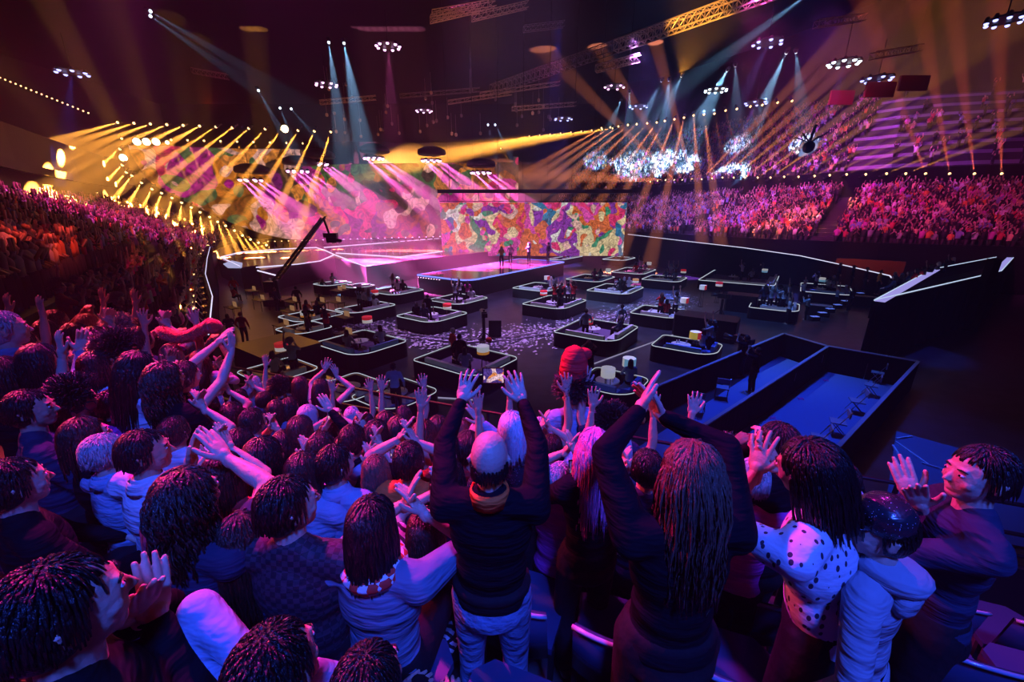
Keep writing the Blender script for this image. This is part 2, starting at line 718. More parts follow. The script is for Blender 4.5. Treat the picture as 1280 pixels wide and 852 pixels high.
def head_mb():
    """head centre at origin, facing +Y"""
    b = MB()
    b.ell((0, -.008, .022), (.076, .096, .098), 20, 14)
    b.ell((0, .022, -.03), (.064, .07, .078), 16, 12)
    b.ell((0, .05, -.078), (.038, .034, .028))
    b.cap((0, -.025, -.17), (0, -.012, -.05), .056, .054)
    b.ell((0, .03, .0), (.066, .066, .07), 16, 12)
    b.cap((0, .088, .014), (0, .106, -.020), .006, .010, 8)     # nose
    b.ell((0, .097, -.024), (.014, .010, .007))
    b.cap((-.035, .080, .032), (.035, .080, .032), .009, .009, 8)   # brow
    b.ell((0, .083, -.052), (.020, .009, .005))                 # lips
    b.ell((0, .082, -.061), (.017, .009, .006))
    for s in (-1, 1):
        b.ell((s * .079, -.008, -.008), (.008, .018, .030))
        b.cap((s * .079, -.018, -.03), (s * .087, -.022, .012), .005, .007, 6)
        b.ell((s * .038, .058, -.022), (.024, .024, .024))
        b.ell((s * .030, .080, .014), (.012, .008, .008))       # eyeballs behind the lids
    return b


TPL = {k: job(hand_mb(k), .004, 2) for k in ('flat', 'open', 'curl')}
TPLC = {k: job(hand_mb(k), .0065, 1) for k in ('flat', 'open', 'curl')}
TPL['head'] = job(head_mb(), .0055, 2)
TPLC['head'] = job(head_mb(), .011, 1)
flush()

SKINS = [mat('skin_%s' % n, c, .5, spec=.45, bump=.12, bscale=60) for n, c in
         (('fair', (.62, .40, .30)), ('tan', (.48, .29, .20)), ('brown', (.22, .12, .08)))]
HAIRC = {
    'black': mat('hair_black', (.006, .005, .006), .38, spec=.6, bump=.5, bscale=50, bstretch=(3, 3, .5)),
    'brown': mat('hair_brown', (.028, .016, .012), .38, spec=.6, bump=.5, bscale=50, bstretch=(3, 3, .5)),
    'blond': mat('hair_blond', (.13, .07, .05), .4, spec=.5, bump=.5, bscale=50, bstretch=(3, 3, .5)),
    'grey': mat('hair_grey', (.55, .55, .58), .45, spec=.5, bump=.6, bscale=50, bstretch=(3, 3, .5)),
    'silver': mat('hair_silver', (.75, .75, .85), .3, spec=.7, bump=.5, bscale=50, bstretch=(3, 3, .5)),
    'pink': mat('hair_pink', (.9, .22, .5), .4, spec=.5, bump=.5, bscale=50, bstretch=(3, 3, .5)),
}


def hair_mb(style, seed=1):
    rn = random.Random(seed)
    b = MB()
    if style != 'bald':
        b.ell((0, -.016, .030), (.080, .096, .096), 18, 12)
        b.ell((0, -.035, -.01), (.081, .078, .09), 16, 10)
    spec = {'short': (620, .065, .0042, .0), 'crop': (520, .04, .004, .0), 'bob': (560, .23, .0055, .006), 'long': (620, .45, .006, .012),
            'wavy': (620, .42, .006, .026), 'curly': (620, .28, .006, .05), 'afro': (800, .10, .007, .03),
            'bun': (520, .08, .005, .0), 'pony': (520, .08, .005, .0), 'fringe': (560, .21, .0055, .008)}.get(style)
    if spec is None:
        if style == 'bald':
            for i in range(90):
                a = math.pi * (1.0 + i / 89.0)
                p0 = Vector((.078 * math.cos(a), .097 * math.sin(a) - .008, -.01 + rn.uniform(-.02, .02)))
                b.cap(p0, p0 + Vector((0, 0, -.035)), .004, .003, 4)
        return b
    n, Ln, rad, curl = spec
    g = math.pi * (3 - math.sqrt(5))
    for i in range(n):
        z = 1 - (i + .5) / n * 1.25
        rr = math.sqrt(max(0, 1 - z * z))
        th = g * i + rn.uniform(-.2, .2)
        d = Vector((rr * math.cos(th), rr * math.sin(th), z))
        if d.y > .45 and z < .62:
            continue                                           # the face stays free
        if d.y > .1 and z < -.1:
            continue
        p = Vector((d.x * .078, d.y * .094 - .014, d.z * .094 + .028))
        L = Ln * rn.uniform(.75, 1.1)
        seg = 3 if L < .15 else 7
        step = L / seg
        pts, rs = [p], [rad * 1.0]
        v = (Vector((d.x * .5, d.y * .5 - .2, -.25))).normalized() if style not in ('afro',) else d.copy()
        ph = rn.uniform(0, 6.28)
        for k in range(seg):
            if style == 'afro':
                v = (d + Vector((rn.uniform(-.5, .5), rn.uniform(-.5, .5), rn.uniform(-.5, .5)))).normalized()
            else:
                v = (v * .55 + Vector((0, -.04, -.9))).normalized()
            q = p + v * step
            if curl and style != 'afro':
                q += Vector((math.cos(ph + k * 1.9), math.sin(ph + k * 1.9), 0)) * curl * .26
            # stay outside the skull
            e = Vector((q.x / .085, (q.y + .016) / .101, (q.z - .028) / .101))
            if q.z > -.07 and e.length < 1.0:
                e.normalize()
                q = Vector((e.x * .085, e.y * .101 - .016, e.z * .101 + .028))
            elif q.z < -.07 and q.y > -.04 and abs(q.x) < .075:
                q.y = min(q.y, -.03)
                q.x = math.copysign(max(abs(q.x), .055), q.x)
            if q.y > .03 and q.z < (.06 if q.y > .06 else .0) and len(pts) > 1 and style != 'afro':
                break
            pts.append(q)
            rs.append(rad * (1 - .7 * (k + 1) / seg) + .0008)
            p = q
        b.tube(pts, rs, 3)
    if style == 'bun':
        b.ell((0, -.1, .08), (.045, .045, .045))
    if style == 'pony':
        for i in range(30):
            x, y = rn.uniform(-.02, .02), rn.uniform(-.02, .02)
            b.tube([(x, -.1 + y, .05), (x * 1.6, -.15 + y, .03), (x * 2.2, -.15 + y, -.08), (x * 1.8, -.13 + y, -.22)], [.01, .012, .01, .002], 4)
    return b


HAIRMESH = {}


def hair_mesh(style, seed=1):
    if (style, seed) not in HAIRMESH:
        HAIRMESH[(style, seed)] = hair_mb(style, seed).mesh('hair', None, True)
    return HAIRMESH[(style, seed)]


def link_mesh(name, me, m, parent=None, M=None):
    o = bpy.data.objects.new(name, me)
    COL.objects.link(o)
    if m is not None:
        if not me.materials:
            me.materials.append(m)
        o.material_slots[0].link = 'OBJECT'
        o.material_slots[0].material = m
    if parent:
        o.parent = parent
    if M is not None:
        o.matrix_local = M
    return o


def ik(S, T, l1, l2, hint):
    d = T - S
    L = d.length
    mx = (l1 + l2) * .985
    if L > mx:
        T = S + d * (mx / L)
        d = T - S
        L = mx
    L = max(L, .12)
    a = (l1 * l1 - l2 * l2 + L * L) / (2 * L)
    h = math.sqrt(max(0, l1 * l1 - a * a))
    dn = d.normalized()
    hp = hint - dn * hint.dot(dn)
    hp = hp.normalized() if hp.length > 1e-4 else Vector((1, 0, 0))
    return S + dn * a + hp * h, T


def build_figure(pose, arms, head_yaw=0, head_pitch=0, lean=(0, 0), build=1.0, sleeve='short', hi=True, female=False, hands=('flat', 'flat')):
    """queues the remesh jobs of one figure in its own frame (feet at origin, facing +Y)"""
    sit = pose == 'sit'
    pz = .50 if sit else .93
    piv = Vector((0, 0, pz))
    R = Matrix.Rotation(-lean[0], 3, 'X') @ Matrix.Rotation(lean[1], 3, 'Y')

    def up(x, y, z):                     # a point of the upper body, z counted from the pelvis
        return piv + R @ Vector((x, y, z))
    w = build
    sh = (.165 if female else .185) * w
    body, shirt, trs = MB(), MB(), MB()
    vox = .012 if hi else .02

    def torso(b, k, low=-.06):
        b.ell(up(0, 0, .34), ((.150 if female else .165) * w + k, .105 * w + k, .19 + k), 16, 10, R)
        b.ell(up(0, .0, .14), ((.125 if female else .145) * w + k, .10 * w + k, .17 + k), 16, 10, R)
        b.ell(up(0, -.005, .0), (.160 * w + k, .115 * w + k, .12 + k), 16, 10, R)
        b.cap(up(-sh + .03, -.01, .475), up(sh - .03, -.01, .475), .060 + k, .060 + k)
        b.cap(up(-.05, -.02, .50), up(.05, -.02, .50), .055 + k, .055 + k)
    torso(body, -.012)
    torso(shirt, .012)
    neck = up(0, -.015, .56)
    body.cap(up(0, -.015, .46), neck + Vector((0, .01, .03)), .058, .052)
    shirt.cap(up(-.03, -.02, .53), up(.03, -.02, .53), .058, .058)
    head = up(0, .012, .69)
    hips = [Vector((s * .085 * w, 0, pz - .02)) for s in (-1, 1)]
    info = {'head': head, 'wrists': []}
    for i, s in enumerate((-1, 1)):
        if sit:
            kn, an = Vector((s * .13, .40, .50)), Vector((s * .13, .42, .09))
        else:
            kn, an = Vector((s * .11, .03, .50)), Vector((s * .115, -.02, .09))
        body.cap(hips[i], kn, .075, .052)
        body.cap(kn, an, .050, .034)
        body.cap(an + Vector((0, -.03, -.05)), an + Vector((0, .13, -.06)), .035, .028)
        trs.cap(hips[i], kn, .098 * w, .070)
        trs.cap(kn, an, .068, .056)
    trs.ell(piv + Vector((0, 0, -.0)), (.172 * w, .128 * w, .12), 16, 10)
    trs.ell(piv + Vector((0, -.02, -.07)), (.165 * w, .13 * w, .10), 16, 10)
    trs.ell(up(0, 0, .05), (.160 * w, .122 * w, .06), 16, 10, R)
    hparts = []
    for i, s in enumerate((-1, 1)):
        S = up(s * sh, -.01, .46)
        a = arms[i]
        if a is None:
            T = up(s * .28, .08, -.02)
            hint = Vector((s * .5, -.6, 0))
            fd, pn = Vector((0, .1, -1)), Vector((-s, 0, 0))
        else:
            T = Vector(a[0])
            hint = Vector(a[1]) if len(a) > 1 and a[1] else Vector((s * .8, -.1, -.6))
            fd = Vector(a[2]) if len(a) > 2 and a[2] else None
            pn = Vector(a[3]) if len(a) > 3 and a[3] else Vector((-s, .2, 0))
        E, T = ik(S, T, .29, .255, hint)
        fa = (T - E).normalized()
        fd = fa if fd is None else (fd.normalized() * .7 + fa * .6).normalized()
        body.cap(S, E, .047 * w, .038)
        body.cap(E, E.lerp(T, .35), .038, .040)
        body.cap(E.lerp(T, .35), T, .040, .024)
        body.cap(T, T + fd * .03, .025, .025)
        if sleeve == 'long':
            shirt.cap(S, E, .066 * w, .052)
            shirt.cap(E, E.lerp(T, .93), .052, .036)
        elif sleeve == 'short':
            shirt.cap(S, S.lerp(E, .62), .070 * w, .060)
        else:
            shirt.cap(S, S.lerp(E, .05), .06 * w, .055)
        y = fd
        z = -(pn - y * pn.dot(y))
        z = z.normalized() if z.length > 1e-3 else Vector((0, 0, 1))
        x = y.cross(z).normalized()
        Mh = Matrix((x, y, z)).transposed().to_4x4()
        Mh.translation = T
        if s < 0:
            Mh = Mh @ Matrix.Scale(-1, 4, Vector((1, 0, 0)))
        hparts.append((hands[i], Mh))
        info['wrists'].append((T, y, z))
    HR = R.to_4x4() @ Matrix.Rotation(math.radians(head_yaw), 4, 'Z') @ Matrix.Rotation(math.radians(head_pitch), 4, 'X')
    Hm = Matrix.Translation(head) @ HR
    info['Hm'] = Hm
    info['R'] = R
    info['up'] = up
    info['hands'] = hparts
    info['hi'] = hi
    info['body'] = job(body, vox, 4)
    info['shirt'] = job(shirt, vox * 1.1, 3)
    info['trs'] = job(trs, vox * 1.2, 3)
    return info


def finish_figure(info, skin, shirt_m, trs_m, hair=('short', 'black', 1), name='person', shoes=False):
    T = TPL if info['hi'] else TPLC
    b = info['body']
    parts = [(b['v'], b['li'], b['lt'])]
    parts.append(xf(T['head'], info['Hm']))
    for k, Mh in info['hands']:
        parts.append(xf(T[k], Mh))
    root = link_mesh(name, np_mesh('person', parts, skin), None)
    s = info['shirt']
    link_mesh('shirt', np_mesh('shirt', [(s['v'], s['li'], s['lt'])], shirt_m), None, root)
    t = info['trs']
    link_mesh('trousers', np_mesh('trousers', [(t['v'], t['li'], t['lt'])], trs_m), None, root)
    if hair and hair[0]:
        link_mesh('hair', hair_mesh(hair[0], hair[2] if len(hair) > 2 else 1), HAIRC[hair[1]], root, info['Hm'])
    return root


# ---- the people round the camera -------------------------------------------------
_e, _i, _br = MB(), MB(), MB()
for _s in (-1, 1):
    _e.ell((_s * .030, .0845, .012), (.0115, .0075, .0065), 10, 6)
    _i.ell((_s * .030, .0895, .012), (.0055, .0035, .0055), 8, 5)
    _br.tube([(_s * .016, .090, .030), (_s * .032, .090, .035), (_s * .048, .080, .030)], [.003, .004, .002], 4)
EYE_ME = _e.mesh('eyes', mat('eye_white', (.7, .68, .68), .2), True)
IRIS_ME = _i.mesh('irises', mat('eye_dark', (.02, .012, .01), .15), True)
BROW_ME = _br.mesh('eyebrows', HAIRC['black'], True)
HERO = []
LOGP = []


def person(px, py, depth, label, yaw=20, pose=None, arms=(None, None), hands=('flat', 'flat'), lean=(0, 0), build=1.0,
           sleeve='short', shirt=None, trs=None, hair=('short', 'black', 1), skin=0, head_yaw=0, head_pitch=0,
           female=False, hi=True, extra=None, group=None, hcat='person'):
    """head centre seen at px,py and depth metres in; arms: (px,py,depth,finger dir,palm dir) in world terms or a word"""
    hw = P(px, py, depth)
    r = row_of(hw)
    zf = row_z(r)
    hgt = hw.z - zf
    if pose is None:
        pose = 'stand' if hgt > 1.38 else 'sit'
    base_h = 1.62 if pose == 'stand' else 1.19
    R = Matrix.Rotation(-lean[0], 3, 'X') @ Matrix.Rotation(lean[1], 3, 'Y')
    ho = R @ Vector((0, .012, .69)) + Vector((0, 0, .93 if pose == 'stand' else .5))
    scl = max(.86, min(1.12, hgt / ho.z))
    Rz = Matrix.Rotation(math.radians(-yaw), 3, 'Z')       # yaw counts clockwise from +Y
    off = Rz @ (ho * scl)
    feet = hw - off
    LOGP.append((label[:40], r, round(hgt, 2), pose, round(scl, 2), round(feet.z - zf, 2)))
    A = []
    for i, a in enumerate(arms):
        s = -1 if i == 0 else 1
        if a is None:
            A.append(None)
        elif isinstance(a, str):
            b = ho.z
            if a == 'clap':
                A.append(((s * .035, .30, b - .22), (s * .7, -.1, -.7), (0, .35, 1), (-s, 0, 0)))
            elif a == 'claphigh':
                A.append(((s * .035, .26, b + .02), (s * .8, -.1, -.6), (0, .3, 1), (-s, 0, 0)))
            elif a == 'up':
                A.append(((s * .26, .10, b + .34), (s * .9, 0, -.2), (0, 0, 1), (0, 1, 0)))
            elif a == 'phone':
                A.append(((s * .075, .30, b + .02), (s * .8, 0, -.6), (-s * .4, .2, 1), (-s * .6, .7, 0)))
            elif a == 'lap':
                A.append(((s * .12, .30, .62 if pose == 'sit' else .95), (s * .8, -.3, -.3), (-s * .3, 1, -.1), (0, 0, -1)))
        else:
            T = P(a[0], a[1], a[2])
            Tl = Rz.transposed() @ (T - feet) / scl
            fd = Rz.transposed() @ Vector(a[3]) if len(a) > 3 and a[3] else None
            pn = Rz.transposed() @ Vector(a[4]) if len(a) > 4 and a[4] else (-s, .2, 0)
            hint = Rz.transposed() @ Vector(a[5]) if len(a) > 5 and a[5] else (s * .8, -.1, -.6)
            A.append((tuple(Tl), tuple(hint), tuple(fd) if fd else None, tuple(pn)))
    info = build_figure(pose, A, head_yaw, head_pitch, lean, build, sleeve, hi, female, hands)
    HERO.append((info, dict(skin=skin, shirt=shirt, trs=trs, hair=hair, label=label, feet=feet, yaw=yaw, scl=scl, extra=extra, group=group)))
    return info


WOVEN = dict(rough=.8, bump=.9, bscale=6.0, bstretch=(.6, .6, 2.8), spec=.2)
S_BLACK = mat('black_knit', (.004, .005, .009), **dict(WOVEN, spec=.08))
S_NAVY = mat('navy_cotton', (.02, .03, .07), **WOVEN)
S_WHITE = mat('white_cotton', (.62, .62, .70), **WOVEN)
S_DENIM = mat('blue_denim', (.10, .17, .30), rough=.85, bump=.6, bscale=9, bstretch=(.8, .8, 2.2), spec=.2, col2=(.16, .25, .42), vscale=5)
S_LDENIM = mat('light_denim', (.25, .36, .52), rough=.85, bump=.6, bscale=9, bstretch=(.8, .8, 2.2), spec=.2)
S_TEE = mat('steel_blue_tee', (.14, .20, .30), **WOVEN)
S_GREY = mat('grey_fleece', (.30, .32, .38), **WOVEN)
S_RED = mat('red_cotton', (.55, .03, .03), **WOVEN)
S_ORANGE = mat('orange_cotton', (.85, .15, .03), **WOVEN)
S_PRINT = pattern_mat('printed_cotton', (.62, .64, .74), (.03, .03, .06), 26, thresh=.27)
S_PLAID = pattern_mat('plaid_flannel', (.035, .03, .05), (.01, .01, .02), 45, 'CHECK')
S_SEQ = pattern_mat('black_sequins', (.02, .02, .03), (.75, .6, .75), 75, thresh=.13, rough=.25, spec=.9)
S_ZEBRA = pattern_mat('zebra_print', (.70, .70, .75), (.02, .02, .03), 11, 'WAVE', thresh=.5)
T_JEANS = mat('jeans', (.10, .15, .26), rough=.85, bump=.7, bscale=11, bstretch=(1, 1, 1.6), spec=.2, col2=(.15, .22, .36), vscale=4)
T_DARK = mat('dark_trousers', (.008, .008, .012), rough=.8, bump=.4, bscale=9, spec=.2)

# ---- named figures, nearest first (yaw counts clockwise from straight ahead)
UPF = (0.1, .2, 1)
person(612, 572, 1.45, 'bald man in black sweater and jeans photographing stage with both arms raised', yaw=2,
       arms=((577, 497, 1.82, (.25, .1, 1), (.2, .9, -.3), (-1, -.3, .1)), (652, 492, 1.82, (-.35, .1, 1), (-.3, .9, -.3), (1, -.3, .1))),
       hands=('open', 'open'), sleeve='long', shirt=S_BLACK, trs=T_JEANS, hair=('bald', 'black', 1), skin=0, build=1.05, head_pitch=4)
person(862, 592, 1.42, 'woman with long wavy blond-brown hair and wristwatch, black top, arms raised clapping', yaw=-4,
       arms=((800, 512, 1.72, (.15, .2, 1), (.9, 0, .2), (-.8, -.2, .2)), (828, 520, 1.78, (-.3, .2, 1), (-.9, 0, .2), (.9, -.4, .3))),
       hands=('flat', 'flat'), sleeve='long', shirt=S_BLACK, trs=T_DARK, hair=('wavy', 'blond', 3), skin=0, female=True, build=1.1, head_yaw=8)
person(1012, 588, 1.48, 'dark-haired man in white shirt printed with small dark motifs, hands up in front', yaw=-32, lean=(.15, -.22),
       arms=((945, 590, 1.75, (-.2, .3, 1), (.6, .5, 0)), (975, 585, 1.8, (-.4, .3, 1), (-.6, .4, 0))), hands=('open', 'flat'),
       sleeve='short', shirt=S_PRINT, trs=T_DARK, hair=('bob', 'black', 5), skin=1, build=1.0)
person(1098, 662, 1.45, 'short person in grey hooded sweatshirt with black sequined cap looking left', yaw=-38, pose='stand', lean=(.05, -.05),
       arms=(None, None), sleeve='long', shirt=S_GREY, trs=T_DARK, hair=('crop', 'black', 2), skin=0, head_yaw=35, build=.95, extra='cap')
person(1222, 594, 1.75, 'man in dark clothes seen in profile at right edge, clapping over the rail', yaw=-62, pose='stand',
       arms=((1140, 622, 1.9, (-.8, .3, .6), (0, .5, .5)), (1150, 632, 1.8, (-.8, .3, .5), (0, -.5, -.5))),
       sleeve='long', shirt=S_NAVY, trs=T_DARK, hair=('short', 'black', 4), skin=0, head_yaw=20)
person(467, 655, 1.50, 'woman with black bob, steel blue tee and red patterned scarf, clapping', yaw=12,
       arms=((508, 628, 1.78, (-.1, .3, 1), (.8, .1, 0)), (528, 640, 1.75, (-.35, .3, 1), (-.8, .1, 0), (1, -.3, -.4))), hands=('flat', 'flat'),
       sleeve='short', shirt=S_TEE, trs=T_DARK, hair=('bob', 'black', 7), skin=0, female=True, build=1.12, extra='scarf')
person(362, 632, 1.52, 'man with short dark hair and dark plaid flannel shirt, head turned right', yaw=5, pose='sit',
       arms=('lap', 'lap'), sleeve='long', shirt=S_PLAID, trs=T_DARK, hair=('short', 'black', 9), skin=0, build=1.12, head_yaw=-38)
person(183, 565, 1.95, 'dark-haired man in white shirt with standing collar, head turned right', yaw=20,
       arms=('lap', 'clap'), sleeve='short', shirt=S_WHITE, trs=T_DARK, hair=('short', 'black', 10), skin=1, build=1.18, head_yaw=-35, extra='collar')
person(134, 566, 2.1, 'grey-haired man in pale blue denim jacket seen from behind', yaw=18,
       arms=('lap', 'lap'), sleeve='long', shirt=S_LDENIM, trs=T_DARK, hair=('short', 'grey', 11), skin=0, build=1.0, head_yaw=-30, extra='collar')
person(236, 622, 1.52, 'woman with shoulder-length curly hair, hands clapping above her head', yaw=15,
       arms=((238, 580, 1.85, (-.1, .2, 1), (.8, .2, 0)), (283, 572, 1.8, (-.3, .1, 1), (-.8, .2, 0), (1, -.4, -.3))), sleeve='short',
       shirt=S_NAVY, trs=T_DARK, hair=('curly', 'brown', 12), skin=0, female=True, build=1.0)
person(306, 668, 1.6, 'woman with long straight plum-lit hair between curly-haired woman and plaid shirt', yaw=10, pose='sit',
       arms=('lap', 'lap'), sleeve='long', shirt=S_NAVY, trs=T_DARK, hair=('long', 'brown', 13), skin=0, female=True)
person(82, 762, .80, 'dark-haired man close to the camera at lower left, hands clapping by his chin', yaw=35, pose='sit',
       arms=((178, 768, 1.02, (.4, .3, 1), (.7, -.3, 0)), (196, 772, 1.02, (.3, .3, 1), (-.7, .3, 0))), sleeve='long', shirt=S_BLACK, trs=T_DARK,
       hair=('short', 'black', 14), skin=0, build=1.05)
person(40, 512, 2.3, 'dark man in profile near left edge wearing dark jacket', yaw=40, arms=('lap', 'lap'), sleeve='long', shirt=S_NAVY,
       trs=T_DARK, hair=('short', 'black', 15), skin=1, head_yaw=-20, build=1.1)
person(108, 545, 2.2, 'person with red-rimmed brown bob behind the grey-haired man', yaw=30, arms=('lap', 'lap'), sleeve='long', shirt=S_BLACK,
       trs=T_DARK, hair=('bob', 'brown', 16), skin=0, female=True)
person(640, 535, 2.35, 'woman with silver bob wig in black sequined jacket beyond the bald man', yaw=0, arms=(None, 'clap'),
       sleeve='long', shirt=S_SEQ, trs=T_DARK, hair=('bob', 'silver', 17), skin=0, female=True)
person(742, 560, 2.0, 'woman with bright pink hair in black top holding a phone', yaw=-12,
       arms=((722, 592, 2.15, (.1, .3, 1), (0, .8, 0)), None), sleeve='long', shirt=S_BLACK, trs=T_DARK, hair=('long', 'pink', 18), skin=0, female=True, hands=('curl', 'flat'))
person(716, 488, 3.5, 'costumed spectator with red headdress and hanging silver baubles', yaw=-8, pose='stand', arms=(None, 'clap'), sleeve='long',
       shirt=S_LDENIM, trs=T_DARK, hair=('afro', 'black', 19), skin=0, extra='headdress', female=True)
person(232, 470, 2.9, 'woman in black sequined dress stretching both bare arms up to clap', yaw=28, lean=(.1, .12),
       arms=((272, 428, 3.25, (.6, .3, .8), (.2, .5, -.6), (-.3, -.3, 1)), (291, 436, 3.15, (-.1, .2, 1), (-.9, .1, 0), (.4, 0, -1))),
       sleeve='none', shirt=S_SEQ, trs=T_DARK, hair=('short', 'brown', 20), skin=0, female=True, build=1.05)
person(174, 460, 2.7, 'woman with long black hair and white blouse, bag strap across back', yaw=22, lean=(.05, .15), arms=('clap', 'clap'), sleeve='short',
       shirt=S_WHITE, trs=T_DARK, hair=('long', 'black', 21), skin=0, female=True, extra='strap')
person(123, 458, 2.95, 'woman with chin-length dark hair in white blouse left of long-haired woman', yaw=18, arms=('clap', 'clap'), sleeve='short',
       shirt=S_WHITE, trs=T_DARK, hair=('bob', 'black', 22), skin=0, female=True)
person(152, 440, 3.1, 'tall person with black afro hair behind the two white blouses', yaw=20, arms=('clap', 'clap'), sleeve='long', shirt=S_BLACK,
       trs=T_DARK, hair=('afro', 'black', 23), skin=2)
person(207, 474, 2.6, 'person with big dark curly hair left of the sequined dress', yaw=20, arms=('lap', 'lap'), sleeve='long', shirt=S_BLACK,
       trs=T_DARK, hair=('curly', 'brown', 24), skin=1, female=True)
person(8, 412, 2.9, 'person in blue hooded jacket and cap at the left edge', yaw=40, arms=('clap', 'clap'), sleeve='long', shirt=S_DENIM,
       trs=T_DARK, hair=('crop', 'grey', 25), skin=0, build=1.3, extra='hood')
person(421, 580, 2.35, 'dark-haired man in light blue denim shirt seen from behind', yaw=12, arms=('clap', 'clap'), sleeve='long', shirt=S_LDENIM,
       trs=T_DARK, hair=('short', 'black', 26), skin=0, head_yaw=-25, extra='collar')
person(442, 550, 2.75, 'man in black tee with pale starburst print on the back', yaw=10, arms=('clap', 'clap'), sleeve='short', shirt=S_BLACK,
       trs=T_DARK, hair=('short', 'black', 27), skin=0, build=1.15, extra='burst')
person(403, 559, 2.7, 'person with round reddish-brown short hair and pale top', yaw=8, arms=('clap', 'clap'), sleeve='short', shirt=S_WHITE,
       trs=T_DARK, hair=('short', 'brown', 28), skin=0)
person(331, 572, 2.3, 'person with straight dark shoulder-length hair, clapping before a red-clad neighbour', yaw=8, arms=('clap', 'clap'), sleeve='long',
       shirt=S_BLACK, trs=T_DARK, hair=('fringe', 'black', 29), skin=0, female=True)
person(377, 537, 2.95, 'person with smooth blue-lit bob and red rim, dark top', yaw=8, arms=('clap', 'phone'), sleeve='long', shirt=S_BLACK,
       trs=T_DARK, hair=('bob', 'brown', 30), skin=0, female=True)
person(317, 527, 3.1, 'man with dark hair clapping with raised hands left of blue-lit bob', yaw=15, arms=((338, 535, 3.3, UPF, (.8, 0, 0)), (347, 537, 3.3, UPF, (-.8, 0, 0))),
       sleeve='short', shirt=S_WHITE, trs=T_DARK, hair=('short', 'brown', 31), skin=0)
person(376, 481, 4.7, 'person with red-lit bob and black top standing at the rail', yaw=5, arms=(None, None), sleeve='short', shirt=S_BLACK,
       trs=T_DARK, hair=('bob', 'brown', 32), skin=0)
person(402, 484, 4.6, 'long-haired woman in black top at the rail raising both bare arms', yaw=5, arms=((406, 462, 4.75, UPF, (.2, -1, 0)), (421, 470, 4.75, UPF, (-.2, -1, 0))),
       sleeve='none', shirt=S_BLACK, trs=T_DARK, hair=('long', 'black', 33), skin=0, female=True, hands=('open', 'open'))
person(413, 540, 3.6, 'person in black holding a phone up with both braceleted hands', yaw=5, arms=((411, 522, 3.8, (.4, .2, 1), (.5, .6, 0)), (426, 522, 3.8, (-.4, .2, 1), (-.5, .6, 0))),
       sleeve='none', shirt=S_BLACK, trs=T_DARK, hair=('crop', 'black', 34), skin=0, hands=('curl', 'curl'))
person(533, 662, 1.95, 'person in zebra print top between tee woman and the bald man', yaw=5, arms=('claphigh', 'claphigh'), sleeve='short', shirt=S_ZEBRA,
       trs=T_DARK, hair=('bob', 'brown', 35), skin=0, female=True)
person(282, 590, 1.95, 'person with brown hair clapping two hands high beside curly hair', yaw=12, arms=((268, 562, 2.15, UPF, (.8, 0, 0)), (288, 560, 2.15, UPF, (-.8, 0, 0))),
       sleeve='none', shirt=S_RED, trs=T_DARK, hair=('bob', 'brown', 36), skin=0, female=True)
person(970, 556, 2.2, 'dark-haired spectator waving one pink-lit hand before the blue floor', yaw=-15,
       arms=((938, 560, 2.4, (.3, .2, 1), (0, 1, 0)), None), sleeve='long', shirt=S_BLACK, trs=T_DARK, hair=('short', 'black', 37), skin=0, hands=('curl', 'flat'))
person(808, 585, 2.3, 'dark-haired spectator between the pink hair and the wavy-haired woman', yaw=-5, arms=('clap', 'clap'), sleeve='long', shirt=S_NAVY,
       trs=T_DARK, hair=('short', 'black', 38), skin=0)
person(585, 560, 2.9, 'spectator in pale blue jacket leaning behind the bald man', yaw=0, arms=('clap', 'phone'), sleeve='long', shirt=S_LDENIM,
       trs=T_DARK, hair=('short', 'black', 39), skin=0)
person(512, 575, 2.4, 'spectator in red top reaching both arms up beside zebra print', yaw=5, arms=((500, 548, 2.6, UPF, (.8, 0, 0)), (520, 552, 2.6, UPF, (-.8, 0, 0))),
       sleeve='none', shirt=S_ORANGE, trs=T_DARK, hair=('short', 'black', 40), skin=0)
person(55, 452, 2.7, 'dark-haired person in purple-lit top near the left edge', yaw=30, arms=('clap', 'clap'), sleeve='short', shirt=S_TEE,
       trs=T_DARK, hair=('bob', 'black', 41), skin=1)
person(20, 605, 1.7, 'person in black slumped low at the left edge', yaw=30, pose='sit', arms=('lap', 'lap'), sleeve='long', shirt=S_BLACK, trs=T_DARK,
       hair=('short', 'black', 42), skin=0)
person(345, 838, .95, 'red-lit head at the bottom edge, pale denim sleeve and one raised hand', yaw=10, pose='sit', arms=((330, 845, 1.0), (388, 838, 1.12, (.1, .2, 1), (-.4, -1, 0))),
       sleeve='long', shirt=S_LDENIM, trs=T_DARK, hair=('crop', 'black', 43), skin=0, hands=('flat', 'open'))
person(462, 858, 1.0, 'person in black sequins cut off by the bottom edge', yaw=10, pose='sit', arms=('lap', 'lap'), sleeve='long', shirt=S_SEQ, trs=T_DARK,
       hair=('short', 'black', 44), skin=0)

